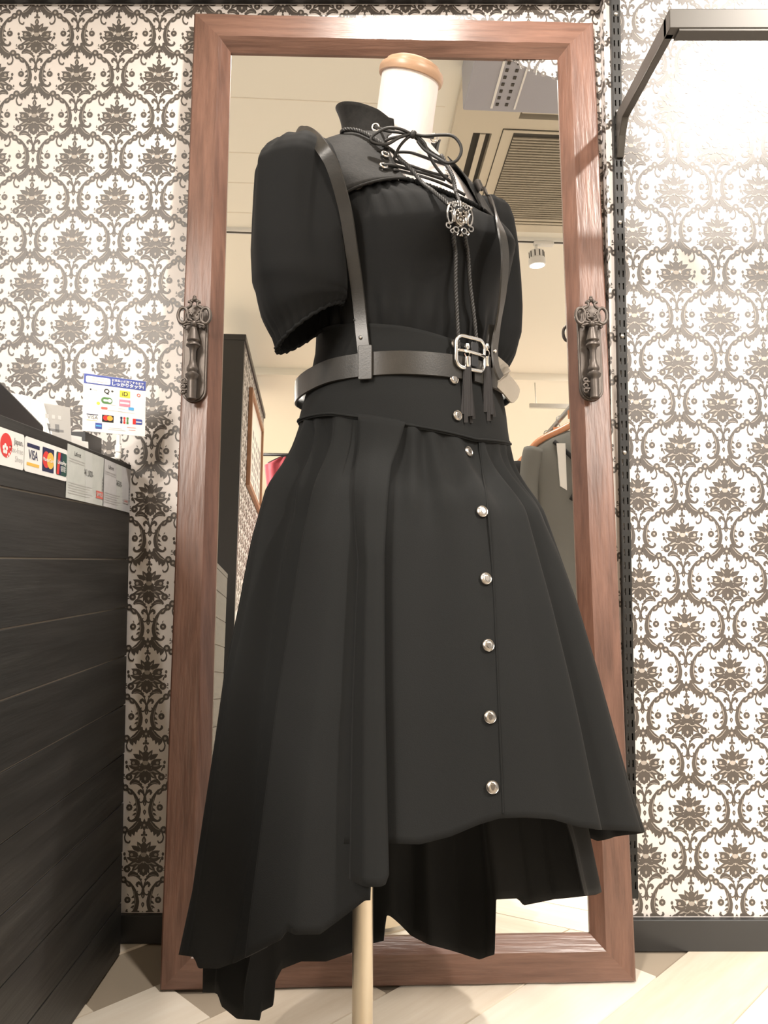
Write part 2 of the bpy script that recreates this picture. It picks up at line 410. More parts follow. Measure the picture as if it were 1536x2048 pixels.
def print_wall(parent, u0, u1, z0, z1, xf, ox, oz, name='wallpaper_print'):
    """damask print; only whole polygons that fit inside the sheet are kept, the cut ones are clamped to the edge"""
    V, Fc, MI = [], [], []; cnt = 0
    for layer, (polys, d) in enumerate(((MD, .00025), (MP, .0005))):
        arrs = [np.array(p) * (SC, SCY) for p in polys]
        for r in range(int((z0 - oz) / (CELL_H / 2)) - 3, int((z1 - oz) / (CELL_H / 2)) + 4):
            for c in range(int((u0 - ox) / CELL_W) - 2, int((u1 - ox) / CELL_W) + 3):
                cx = ox + (c + .5 * (r % 2)) * CELL_W; cz = oz + r * CELL_H / 2
                if cx < u0 - CELL_W or cx > u1 + CELL_W: continue
                for ai, a in enumerate(arrs):
                    q = a + (cx, cz); d = (.0002, .00065)[layer] + ai * 2.6e-6
                    lo = q.min(0); hi = q.max(0)
                    if hi[0] < u0 + 1e-4 or lo[0] > u1 - 1e-4 or hi[1] < z0 + 1e-4 or lo[1] > z1 - 1e-4: continue
                    q = np.clip(q, (u0, z0), (u1, z1))
                    n = len(q); V += [xf(p[0], p[1], d) for p in q]; Fc.append(tuple(range(cnt, cnt + n))); MI.append(layer); cnt += n
    me = bpy.data.meshes.new(name); me.from_pydata(V, [], Fc)
    me.materials.append(MATS['wallpaper_ink']); me.materials.append(MATS['wallpaper_ink_pale'])
    me.polygons.foreach_set('material_index', MI)
    o = link(bpy.data.objects.new(name, me)); o.parent = parent; o['kind'] = 'stuff'
    return o
w0 = atY(73, 77, WALL_Y); print_wall(bpy.data.objects['wall_back'], -1.15, CORNER_X, .056, 1.944, lambda u, z, d: (u, WALL_Y - d, z), w0[0], w0[2])
w1 = atY(1258, 133, RIGHT_Y); print_wall(bpy.data.objects['wall_right'], CORNER_X, 1.45, .061, 2.15, lambda u, z, d: (u, RIGHT_Y - d, z), w1[0], w1[2])
print_wall(bpy.data.objects['wall_right'], RIGHT_Y, WALL_Y, .061, 1.97, lambda u, z, d: (CORNER_X - d, u, z), RIGHT_Y + .06, w1[2])

# ================================================================= MIRROR
yaw, lean = math.radians(1.9), math.radians(4.4)
MO = np.array([.029, 1.428, 0.0])
Mu = np.array([math.cos(yaw), math.sin(yaw), 0]); Mb = np.array([-math.sin(yaw), math.cos(yaw), 0])
Mup = Mb * math.sin(lean) + np.array([0, 0, math.cos(lean)]); Mn = np.cross(Mu, Mup); Mn = Mn / np.linalg.norm(Mn)
if Mn[1] > 0: Mn = -Mn
MO = MO + np.array([0, 0, .003])
def mx(u, v, d=0): return tuple(MO + Mu * u + Mup * v + Mn * d)      # d > 0 towards the room
mirror = thing('standing_mirror', tuple(MO), 'tall brown wooden-framed mirror leaning against the damask wallpaper', 'mirror')
HW, HH, FW, BV, DP, TH = .4215, 1.900, .056, .019, .024, .034
def frame_piece(corners_out, name, m):
    """mitred rail: list of two outer corners and the matching inward directions"""
    mb = MB()
    (o0, o1) = corners_out
    def inn(o, k):
        return (o[0] - math.copysign(k, o[0]), (k if o[1] < .5 else HH - k))
    prof = [(0, -TH), (0, -.003), (.003, 0), (FW - .004, 0), (FW, -.003), (FW + BV, -DP + .004), (FW + BV, -TH)]
    N = 24; rows = []
    for i in range(N + 1):
        t = i / N; row = []
        for k, d in prof:
            a, b = inn(o0, k), inn(o1, k)
            wob = .0007 * math.sin(t * 31 + k * 90) + .0005 * math.sin(t * 77 + k * 300)
            row.append(mx(a[0] + (b[0] - a[0]) * t, a[1] + (b[1] - a[1]) * t, d + (wob if 0 < i < N and -.02 < d else 0)))
        rows.append(row)
    n = len(prof); mb.grid(rows, True); mb.f.append(tuple(range(n))); mb.mi.append(0); mb.f.append(tuple(range(N * n, N * n + n))); mb.mi.append(0)
    return mb.build(name, m, mirror, smooth=True, sharp=22)
frame_piece(((-HW, 0), (-HW, HH)), 'stile', 'mirror_wood_v'); frame_piece(((HW, 0), (HW, HH)), 'stile', 'mirror_wood_v')
frame_piece(((-HW, HH), (HW, HH)), 'top_rail', 'mirror_wood_h'); frame_piece(((-HW, 0), (HW, 0)), 'bottom_rail', 'mirror_wood_h')
g = FW + BV - .003
MB().box((-HW + g, g, -DP - .001), (HW - g, HH - g, -DP), mx).build('mirror_glass', 'mirror_silver', mirror)
MB().box((-HW + .012, .012, -TH + .003), (HW - .012, HH - .012, -DP - .0015), mx).build('backing_board', 'mirror_back', mirror)

# key-shaped pull handles on the stiles
def key_handle(uc, vc, flip):
    pw, ph = .0475, .197
    P = lambda u, v, d: mx(uc + u, vc + v, d)
    out = rrect(pw, ph, pw * .46, 7)
    mb = MB(); mb.prism(out, P, 0.0, .006)
    inner = [(a * .86, b * .965) for a, b in out]; mb.prism(inner, P, .006, .0085)
    hd = mb.build('key_handle', 'iron', mirror, bevel=.0012)
    k0 = .024          # stand-off of the key shaft
    mb = MB()          # shaft, turned
    n = Mn
    prof = [(.0062, .052), (.0062, .050), (.0075, .046), (.0110, .032), (.0125, .026), (.0095, .0225), (.0100, .021), (.0135, .018), (.0135, .015), (.0085, .012), (.0062, .004), (.0058, -.012),
            (.0075, -.022), (.0112, -.030), (.0112, -.034), (.0090, -.037), (.0100, -.0395), (.0135, -.0425), (.0128, -.0475), (.0092, -.051), (.0092, -.056), (.0088, -.086), (.0095, -.090), (.0070, -.0925)]
    rows = []
    for r, v in prof:
        rows.append([tuple(np.array(P(r * math.cos(a), v - .008, k0)) + n * r * math.sin(a)) for a in [2 * PI * q / 16 for q in range(16)]])
    mb.grid(rows, True); mb.f.append(tuple(range(16))); mb.mi.append(0); e = 16 * (len(rows) - 1); mb.f.append(tuple(range(e, e + 16))); mb.mi.append(0)
    mb.build('key_shaft', 'iron', hd, smooth=True, sharp=50)
    for v, r_ in ((.052, .0058), (-.078, .0058), (.012, .0085)):   # posts between plate and shaft
        MB().tube([P(0, v, .004), P(0, v, k0)], r_, 12).build('post', 'iron', hd, smooth=True, sharp=50)
    mb = MB()          # pierced bow
    zc = .068; t = .0034
    for s in (-1, 1):
        ring = [P(s * (.0215 + .0095 * math.cos(a)), zc + .0005 + .0160 * math.sin(a), k0) for a in [2 * PI * q / 22 for q in range(22)]]
        mb.tube(ring, t, 8, True)
        sw = smooth_path([P(s * .004, zc + .001, k0 + .002), P(s * .009, zc + .003, k0 + .003), P(s * .0095, zc - .007, k0 + .003), P(s * .003, zc - .011, k0 + .002), P(s * .0145, zc - .013, k0 + .001),
                          P(s * .0165, zc, k0 + .001), P(s * .012, zc + .010, k0 + .001), P(s * .006, zc + .004, k0 + .002)], 30)
        mb.tube(sw, .0021, 7)
        sw = smooth_path([P(s * .0155, zc + .015, k0), P(s * .0075, zc + .019, k0 + .002), P(s * .0065, zc + .026, k0 + .002), P(s * .012, zc + .028, k0 + .001)], 16); mb.tube(sw, .0027, 7)
        sw = smooth_path([P(s * .005, zc - .016, k0), P(s * .015, zc - .018, k0 + .001), P(s * .020, zc - .021, k0), P(s * .017, zc - .024, k0)], 14); mb.tube(sw, .0025, 7)
    for (cu, cv, r) in ((0, zc - .017, .0075), (0, zc + .033, .005), (-.0055, zc + .029, .0042), (.0055, zc + .029, .0042), (0, zc + .038, .0035), (-.013, zc - .012, .0032), (.013, zc - .012, .0032)):
        c = np.array(P(cu, cv, k0 + .001)); mb.lathe([(.0001, -r)] + [(r * math.sin(a), -r * math.cos(a)) for a in (.5, 1.0, 1.57, 2.1, 2.6)] + [(.0001, r)], tuple(c), tuple(Mn), 10)
    mb.build('key_bow', 'iron', hd, smooth=True, sharp=60)
    mb = MB()          # pierced bit
    for (a, b) in (((-.007, -.066), (-.019, -.066)), ((-.007, -.080), (-.019, -.080))): mb.tube([P(*a, k0), P(*b, k0)], .0025, 7)
    for (cu, cv) in ((-.0165, -.063), (-.0165, -.0735), (-.0165, -.0835)):
        mb.tube([P(cu + .0042 * math.cos(q), cv + .0042 * math.sin(q), k0) for q in [2 * PI * j / 12 for j in range(12)]], .0022, 6, True)
    mb.build('key_bit', 'iron', hd, smooth=True, sharp=60)
key_handle(-.395, 1.158, 1); key_handle(.383, 1.166, 1)

# ================================================================= COUNTER
CX, CY0, CY1, CZ = -.507, -.06, 1.552, .945
counter = thing('counter', (CX, .75, 0), 'black wood-clad shop counter with payment stickers on its side', 'counter')
MB().box((-1.25, CY0 + .012, 0), (CX - .0032, CY1 - .002, CZ - .018)).build('counter_body', 'counter_gap', counter)
MB().box((-1.28, CY0, CZ - .018), (CX + .001, CY1 + .001, CZ)).build('counter_top', 'counter_wood', counter, bevel=.0015)
zl = [i * .0945 for i in range(11)]; zl[10] = CZ - .018
bw = None
for i in range(10):
    mb = MB(); j = .0012
    mb.box((CX - .003, CY0, zl[i] + j), (CX + random.uniform(-.0006, .0006), CY1, zl[i + 1] - j))
    mb.build('plank', 'counter_wood', counter, bevel=.0007)
    MB().box((-1.25, CY0, zl[i] + j), (CX - .015, CY0 + .012, zl[i + 1] - j)).build('plank', 'counter_wood', counter, bevel=.0012)

# stickers on the counter face: frame u = along +Y, v = z
fx = lambda u, v, d=0: (CX + .0008 + d, u, v)
def sticker(name, u0, v0, u1, v1, r, m, label, cat='sticker', tilt=0.0):
    t = thing(name, (CX, (u0 + u1) / 2, (v0 + v1) / 2), label, cat)
    cu, cv = (u0 + u1) / 2, (v0 + v1) / 2
    def xf(u, v, d=0): return (CX + .0006 + d, cu + u * math.cos(tilt) - v * math.sin(tilt), cv + u * math.sin(tilt) + v * math.cos(tilt))
    MB().prism(rrect(u1 - u0, v1 - v0, r, 5), xf, 0, .0006).build('sheet', m, t)
    return t, xf
def flat(t, name, outline, xf, m, d=.0009):
    n = len(outline); mb = MB(); mb.add([xf(u, v, d) for u, v in outline], [tuple(range(n))]); return mb.build(name, m, t)
def rect(w, h, cx, cy): return [(cx - w / 2, cy - h / 2), (cx + w / 2, cy - h / 2), (cx + w / 2, cy + h / 2), (cx - w / 2, cy + h / 2)]
t, xf = sticker('tax_free_sticker', .905, .8785, 1.088, .9285, .004, 'paper', 'white tax-free shop sticker with red flower disc on counter side')
flat(t, 'red_disc', circ(.0165, .0735 - .052 + .018, .003, 28), xf, 'ink_red')
px0 = .0735 - .052 + .018
for k in range(5):
    a = math.radians(90 + 72 * k)
    flat(t, 'petal', circ(.0031, px0 + .0045 * math.cos(a) - .003, -.002 + .0045 * math.sin(a), 10), xf, 'ink_white', .0011)
for (a, b, r) in ((.008, -.008, .0022), (.010, .002, .0016), (.004, -.0115, .0014), (.012, -.004, .0012)): flat(t, 'petal_dot', circ(r, px0 + a, b, 8), xf, 'ink_white', .0011)
text('Japan.', .0115, lambda u, v, d: xf(u + .0885, v + .012, .0009), 'ink_grey', t, 'lettering', 'RIGHT', bold=.0002)
text('Tax-free', .0115, lambda u, v, d: xf(u + .0885, v - .000, .0009), 'ink_pale', t, 'lettering', 'RIGHT')
text('Shop', .0115, lambda u, v, d: xf(u + .0885, v - .012, .0009), 'ink_pale', t, 'lettering', 'RIGHT')
t, xf = sticker('card_brand_sticker', 1.090, .8785, 1.238, .9285, .006, 'paper', 'white sticker with three credit card logos on counter side')
flat(t, 'band', rect(.040, .0055, -.047, .0135), xf, 'ink_navy'); flat(t, 'band', rect(.040, .0045, -.047, -.0135), xf, 'ink_gold')
text('VISA', .0185, lambda u, v, d: xf(u - .047, v + .000, .0009), 'ink_navy', t, 'lettering', sx=.80, bold=.0003)
flat(t, 'logo_field', rrect(.040, .036, .001, 2, .003, 0), xf, 'ink_navy'); flat(t, 'logo_disc', circ(.0125, -.004, .000, 24), xf, 'ink_red', .0011); flat(t, 'logo_disc', circ(.0125, .0105, .000, 24), xf, 'ink_gold', .0012)
text('MasterCard', .0078, lambda u, v, d: xf(u + .003, v, .0015), 'ink_white', t, 'lettering', bold=.0001)
flat(t, 'logo_field', rrect(.040, .036, .004, 4, .0515, 0), xf, 'ink_teal'); flat(t, 'logo_field', [(.033, -.017), (.042, -.017), (.047, .017), (.038, .017)], xf, 'ink_red', .0011)
flat(t, 'logo_field', [(.042, -.017), (.050, -.017), (.054, .017), (.047, .017)], xf, 'ink_navy', .0011)
text('UnionPay', .0085, lambda u, v, d: xf(u + .0515, v + .002, .0014), 'ink_white', t, 'lettering', bold=.0002)
text('\u94f6\u8054', .010, lambda u, v, d: xf(u + .057, v - .008, .0014), 'ink_white', t)
def voucher(name, u0, u1, v0, v1, m, price, label, tilt, sample):
    t, xf = sticker(name, u0, v0, u1, v1, .0006, m, label, 'voucher', tilt)
    w, h = u1 - u0, v1 - v0
    flat(t, 'print_band', [(-.010, h / 2), (.022, h / 2), (.030, -h / 2), (-.002, -h / 2)], xf, 'voucher_band', .0008)
    text('Laforet', .0105, lambda u, v, d: xf(u - w * .25, v + h * .36, .0011), 'ink_black', t, 'lettering', sx=.9)
    text(price, .0155, lambda u, v, d: xf(u + w * .06, v + h * .07, .0011), 'ink_black', t, 'lettering', sx=.85)
    for k in range(5):
        L = w * (.62 if sample else .55) * (1 - .1 * (k % 3)); flat(t, 'small_print', rect(L, .0012, -w * .46 + L / 2, -h * .20 - k * .0042), xf, 'ink_pale', .0011)
    for k in range(2):
        L = w * .4; flat(t, 'small_print', rect(L, .0011, -w * .46 + L / 2, h * .25 - k * .004), xf, 'ink_pale', .0011)
    for k in range(16):
        flat(t, 'barcode_bar', rect(.0055, .0006 + .0005 * (k % 3), w * .455, h * .08 - k * .0020), xf, 'ink_grey', .0011)
    if sample:
        flat(t, 'sample_stamp', rect(w * .20, h * .15, w * .375, -h * .29), xf, 'ink_redsoft', .0012)
        text('SAMPLE', .0088, lambda u, v, d: xf(u + w * .375, v - h * .29, .0014), 'voucher_band', t, 'lettering', bold=.0002)
    else:
        flat(t, 'sample_stamp', rect(w * .20, h * .10, w * .33, -h * .27), xf, 'ink_pale', .0012)
        text('SAMPLE', .006, lambda u, v, d: xf(u + w * .33, v - h * .27, .0014), 'ink_redsoft', t)
voucher('gift_voucher', 1.237, 1.402, .852, .939, 'voucher_a', '\u00a51,000-', 'grey-green 1,000 yen sample gift voucher taped to the counter side', -.012, True)
voucher('gift_voucher', 1.399, 1.549, .850, .936, 'voucher_b', '\u00a5500-', 'pale grey 500 yen gift voucher taped to the counter corner', -.02, False)

# payment sign on the counter ------------------------------------------------
SP = atY(230, 811, 1.475); sa = math.radians(36)
SU = np.array([math.cos(sa), math.sin(sa), 0]); SN = np.array([math.sin(sa), -math.cos(sa), 0])
sign = thing('payment_sign', (SP[0] - .006, SP[1], CZ), 'white card with blue header and payment logos on small stand', 'sign')
sxf = lambda u, v, d=0: tuple(SP + SU * u * (1.0 if abs(u) > .058 else 1.08) + np.array([0, 0, 1.0]) * v + SN * d)
sw_, sh_ = .1180, .1090
MB().prism(rrect(sw_, sh_, .003, 4), sxf, -.0015, 0).build('card', 'plastic_white', sign)
sf = lambda name, ol, m, d=.0004: flat(sign, name, ol, sxf, m, d)
sf('header', rect(sw_ - .001, .0185, 0, sh_ / 2 - .0096), 'ink_blue')
sf('header_bubble', rrect(.042, .0125, .003, 4, -.030, .0440), 'ink_white', .0007)
for k, (u, L, v) in enumerate(((-.036, .010, .0465), (-.024, .008, .0465), (-.038, .007, .0415), (-.027, .012, .0415), (-.017, .005, .0415))): sf('small_print', rect(L, .0012, u, v), 'ink_pale', .0010)
text('\u304a\u652f\u6255\u3044\u304c\u5b8c\u4e86\u3059\u308b\u307e\u3067', .0052, lambda u, v, d: sxf(u + .0215, v + .0480, .0008), 'ink_white', sign, bold=.0001)
text('\u3057\u3063\u304b\u308a\u30bf\u30c3\u30c1!', .0080, lambda u, v, d: sxf(u + .0215, v + .0410, .0008), 'ink_white', sign, bold=.0003)
sf('logo_disc', circ(.0016, -.0425, .0255, 12), 'ink_black'); text('Pay', .0060, lambda u, v, d: sxf(u - .0355, v + .0255, .0006), 'ink_pale', sign)
text('Q', .0120, lambda u, v, d: sxf(u - .015, v + .0250, .0006), 'ink_black', sign, bold=.0003); text('+', .0090, lambda u, v, d: sxf(u - .0055, v + .0262, .0006), 'ink_black', sign, bold=.0002)
sf('logo_field', rect(.0185, .0130, .017, .0240), 'ink_yellow'); text('iD', .0115, lambda u, v, d: sxf(u + .017, v + .0240, .0007), 'ink_black', sign, bold=.0001)
text('O', .0085, lambda u, v, d: sxf(u + .0415, v + .0250, .0006), 'ink_redsoft', sign, bold=.0003)
sf('logo_field', rrect(.0195, .0125, .006, 6, -.0145, .0075), 'ink_green'); sf('logo_disc', circ(.0035, -.0095, .0075, 14), 'ink_white', .0007); sf('logo_disc', rrect(.008, .004, .0015, 4, -.0165, .0075), 'ink_white', .0007)
sf('logo_field', rect(.0195, .0130, .017, .0065), 'ink_pink'); sf('logo_bar', rect(.0165, .0035, .017, .0065), 'ink_white', .0007)
sf('logo_disc', circ(.0030, -.0290, .0005, 12), 'ink_yellow'); sf('logo_field', rrect(.0110, .0045, .0015, 4, -.0185, -.0075), 'ink_redsoft'); sf('logo_field', rrect(.0100, .0058, .0015, 4, .0285, -.0030), 'ink_sky')
for (L, u, v) in ((.026, .000, -.0105), (.012, .012, -.0050), (.030, .020, -.011), (.010, -.004, .0005)): sf('small_print', rect(L, .0006, u, v), 'ink_pale')
sf('logo_bar', rect(.0195, .0014, -.0385, -.0220), 'ink_navy'); text('VISA', .0092, lambda u, v, d: sxf(u - .0380, v - .0275, .0006), 'ink_grey', sign); sf('logo_bar', rect(.0180, .0007, -.0390, -.0330), 'ink_gold')
sf('logo_field', rect(.0200, .0135, -.0120, -.0270), 'ink_black'); sf('logo_disc', circ(.0050, -.0155, -.0260, 18), 'ink_red', .0006); sf('logo_disc', circ(.0050, -.0085, -.0260, 18), 'ink_orange', .0008)
for k, c in enumerate(('ink_navy', 'ink_red', 'ink_green')):
    for q in (-1, 1): sf('logo_field', rrect(.0038, .0045, .0008, 2, .0115 + k * .0055, -.0268 + q * .0042), c)
    sf('logo_field', rrect(.0030, .0028, .0006, 2, .0115 + k * .0055, -.0268), c, .0006)
sf('logo_field', rrect(.0170, .0105, .002, 3, .0405, -.0270), 'ink_blue'); sf('logo_field', rect(.0055, .0105, .0345, -.0270), 'ink_red', .0007); sf('logo_bar', rect(.010, .0022, .0425, -.0275), 'ink_white', .0008)
sf('logo_field', rect(.0115, .0110, -.0275, -.0425), 'ink_blue'); sf('logo_bar', rect(.0095, .0030, -.0275, -.0425), 'ink_sky', .0007)
for (L, u, v) in ((.022, .002, -.0440), (.030, .004, -.0470), (.016, .030, -.0395), (.012, .031, -.0445)): sf('small_print', rect(L, .0007, u, v), 'ink_redsoft' if u > .02 else 'ink_pale')
mb = MB(); pb = SP + np.array([.008, 0, 0])
mb.lathe([(.005, 0), (.006, .002), (.006, .010), (.0045, .011), (.0045, .013), (.0062, .014), (.0062, .026), (.004, .028), (.004, .046)], (pb[0], pb[1] - .001, CZ + .001), (0, 0, 1), 14)
mb.build('stand_clip', 'plastic_white', sign, smooth=True, sharp=40)
bp_ = np.array([pb[0] - .02, pb[1], CZ])
MB().prism(rrect(.062, .030, .004, 4), lambda u, v, d: (bp_[0] + u - .012, bp_[1] + v, CZ + d), 0, .003).build('stand_base', 'plastic_white', sign)

# leaflets and box on the counter ---------------------------------------------
def leaflet(pxa, label, h, w, tilt, yawd, m='paper', mark=False, extra=0):
    p = np.array(pxa); a = math.radians(yawd); U = np.array([math.cos(a), math.sin(a), 0]); N = np.array([math.sin(a), -math.cos(a), 0])
    V = np.array([0, 0, math.cos(tilt)]) - N * math.sin(tilt) * 1.0
    t = thing('leaflet', tuple(p), label, 'leaflet', 'leaflets standing on the counter')
    xf = lambda u, v, d=0: tuple(p + U * u + V * v + N * d)
    mb = MB(); mb.prism(rect(w, h, 0, h / 2), xf, 0, .0012 + extra); mb.build('sheet', m, t)
    if mark:
        e = .0016 + extra
        flat(t, 'printed_cross', rect(w * .55, h * .05, .002, h * .42), xf, 'ink_grey', e); flat(t, 'printed_cross', rect(w * .10, h * .30, -.006, h * .40), xf, 'ink_grey', e)
        flat(t, 'printed_cross', rect(w * .10, h * .18, .010, h * .47), xf, 'ink_grey', e)
        for k in range(4): flat(t, 'faint_print', rect(.0055, .007, -.018 + k * .011, h * .72), xf, 'leaflet_faint', e)
    return t
mat('leaflet_grey', (0.42, 0.41, 0.39), .5); mat('leaflet_faint', (0.55, 0.54, 0.52), .5)
for k, (x_, y_) in enumerate(((-.600, 1.262), (-.594, 1.276), (-.588, 1.290), (-.582, 1.304))):
    leaflet((x_, y_, CZ), ('white leaflet at the back of the stack of leaflets', 'white leaflet second from the back of the stack', 'white leaflet in the middle of the stack', 'white leaflet directly behind the grey printed leaflet')[k], .084 - .003 * k, .055, .16, 55)
leaflet((-.568, 1.325, CZ), 'grey printed leaflet with dark cross mark at front of stack', .078, .070, .14, 50, 'leaflet_grey', True)
for k, (x_, y_, h_) in enumerate(((-.560, 1.395, .034), (-.556, 1.415, .028))):
    leaflet((x_, y_, CZ), ('short white card propped in front of the grey leaflet', 'shorter white card beside the black box')[k], h_, .04, .1, 62)
bx = thing('card_box', (-.62, 1.48, CZ), 'small black open box standing on the counter near the wall', 'box')
mb = MB(); mb.box((-.680, 1.450, CZ), (-.560, 1.455, CZ + .050)); mb.box((-.680, 1.530, CZ), (-.560, 1.535, CZ + .050)); mb.box((-.680, 1.455, CZ), (-.675, 1.530, CZ + .050)); mb.box((-.565, 1.455, CZ), (-.560, 1.530, CZ + .050)); mb.box((-.675, 1.455, CZ), (-.565, 1.530, CZ + .005))
mb.build('box_body', 'device_black', bx)
dv = thing('card_terminal', (-.61, 1.13, CZ), 'dark wedge-shaped card terminal at the counter edge', 'terminal')
MB().prism([(-.09, 0), (.09, 0), (.09, .024), (-.09, .072)], lambda u, v, d: (-.595 + d, 1.150 + u, CZ + v), -.05, .05).build('terminal_body', 'device_black', dv, bevel=.004)
MB().prism([(-.075, .0684), (.02, .0431), (.02, .0441), (-.075, .0694)], lambda u, v, d: (-.595 + d, 1.150 + u, CZ + v), -.038, .038).build('terminal_screen', 'ink_grey', dv)

# ================================================================= WALL RACK
UX = .4835
up_ = thing('slotted_upright', (UX, RIGHT_Y, .1), 'black slotted steel wall upright fixed to the damask wallpaper', 'upright')
ux = [-.0086, -.0058, -.0028, .0028, .0058, .0086]; zs = []; z = .118; mb = MB()
zz_ = [.10]
while z < 2.30: zz_ += [z, z + .0135]; z += .0258
zz_.append(2.40)
rows = [[(UX + x, RIGHT_Y - .014, q) for x in ux] for q in zz_]
vs = [p for r in rows for p in r]; fs = []
for i in range(len(rows) - 1):
    for j in range(5):
        if i % 2 == 1 and j in (1, 3): continue
        fs.append((i * 6 + j, i * 6 + j + 1, (i + 1) * 6 + j + 1, (i + 1) * 6 + j))
mb.add(vs, fs)
MBside = mb.build('face_plate', 'upright_paint', up_, solid=.0016)
mb = MB()
for s in (-1, 1): mb.box((UX + s * .0086 - .0008, RIGHT_Y - .0135, .10), (UX + s * .0086 + .0008, RIGHT_Y - .0006, 2.40))
mb.build('side_flange', 'upright_paint', up_)
for q in (672, 905, 222, 27, 444):
    p = atY(1235, q, RIGHT_Y - .0155)
    MB().lathe([(.0001, .0030), (.0025, .0026), (.0045, .0012), (.0048, -.001)], (UX, RIGHT_Y - .0138, p[2]), (0, -1, 0), 14).build('screw', 'screw_metal', up_, smooth=True)
arm = thing('hanging_bracket', (UX, RIGHT_Y - .01, 1.655), 'dark steel bracket arm with square hanging bar on slotted upright', 'bracket')
mb = MB(); az = 1.658
mb.prism([(RIGHT_Y - .008, az - .075), (RIGHT_Y - .008, az + .012), (RIGHT_Y - .022, az + .018), (1.268, az + .018), (1.268, az - .014), (RIGHT_Y - .055, az - .014), (RIGHT_Y - .034, az - .040), (RIGHT_Y - .018, az - .078)],
         lambda u, v, d: (UX + d, u, v), -.0045, .0095)
mb.build('arm', 'rack_paint', arm, bevel=.0015)
MB().box((UX - .0045, 1.252, az - .014), (2.2, 1.281, az + .020)).build('hanging_bar', 'rack_paint', arm, bevel=.0015)
MB().box((UX + .012, 1.2535, az - .0175), (2.19, 1.2795, az - .0138)).build('bar_lip', 'rack_paint', arm)

# ================================================================= MANNEQUIN
RZ = math.radians(40); MCX, MCY = .035, 1.05
cR, sR = math.cos(RZ), math.sin(RZ)
def loc(x, y, z): return (MCX + x * cR - y * sR, MCY + x * sR + y * cR, z)
TORSO = np.array([  # z, a, b front, b back, y shift
    [.860, .142, .110, .158, .000], [.900, .140, .108, .155, .000], [.950, .132, .103, .142, .000], [1.00, .121, .094, .118, .000], [1.03, .117, .090, .110, .000], [1.07, .119, .092, .104, .000],
    [1.12, .130, .098, .100, .000], [1.165, .141, .106, .102, .000], [1.200, .146, .095, .102, .003], [1.232, .151, .080, .098, .008], [1.254, .151, .069, .094, .013], [1.282, .141, .060, .088, .017],
    [1.305, .120, .055, .078, .020], [1.325, .088, .050, .066, .022], [1.337, .057, .047, .050, .022], [1.346, .043, .041, .042, .021]])
def tor(th, z, off=0.0):
    """th: local angle from the front, + towards the wearer's left"""
    a, bf, bb, cy = [np.interp(z, TORSO[:, 0], TORSO[:, k]) for k in (1, 2, 3, 4)]
    c, s = math.cos(th), math.sin(th)
    b = bf if c > 0 else bb
    x = (a + off) * s; y = -(b + off) * c
    if c > 0:
        y -= .024 * math.exp(-((abs(x) - .062) / .040) ** 2) * math.exp(-((z - 1.172) / .045) ** 2) * min(1, c * 1.6)
        y -= .010 * math.exp(-((z - 1.175) / .050) ** 2) * math.exp(-(x / .06) ** 2)
    yy = y + cy; k = min(1, max(0, (z - 1.20) / .09))
    return (x, yy, z + k * (.24 * (yy - .02) + .045 * x))      # shoulders slope down to the front
form = thing('dress_form', (MCX, MCY, 0), 'headless linen dress form with wooden neck cap on metal pole', 'mannequin')
mb = MB(); NT = 64
rows = [[loc(*tor(2 * PI * j / NT, z)) for j in range(NT)] for z in np.linspace(.86, 1.346, 44)]
TR = 0
n0, n1 = np.array(loc(0, .023, 1.310)), np.array(loc(0, -.003, 1.424)); nd = (n1 - n0) / np.linalg.norm(n1 - n0)
mb.grid(rows, True)
mb.f.append(tuple(range(NT))); mb.mi.append(0)
nl = np.linalg.norm(n1 - n0)
mb.lathe([(.0425, -.01), (.0415, .03), (.0405, .07), (.0405, nl)], tuple(n0), tuple(nd), 40, cap=False)
mb.build('linen_torso', 'linen', form, smooth=True)
TOR_V, TOR_F = list(mb.v), list(mb.f)
mb = MB(); mb.lathe([(.030, -.001), (.0445, -.0005), (.0455, .003), (.0455, .008), (.0440, .0115), (.0395, .0120), (.0390, .0145), (.0375, .0185), (.030, .0225), (.015, .0250), (.0005, .0255)], tuple(n1 - nd * .001), tuple(nd + np.array([sR, -cR, 0]) * .13), 48)
mb.build('neck_cap', 'cap_wood', form, smooth=True, sharp=35)
PX, PY = -.028, 1.058
MB().lathe([(.0138, .018), (.0138, .90)], (PX, PY, 0), (0, 0, 1), 28).build('pole', 'pole_metal', form, smooth=True, sharp=40)
MB().lathe([(.135, .0), (.135, .004), (.130, .010), (.035, .016), (.022, .020), (.0139, .045)], (PX, PY, 0), (0, 0, 1), 40).build('base', 'pole_metal', form, smooth=True, sharp=30)

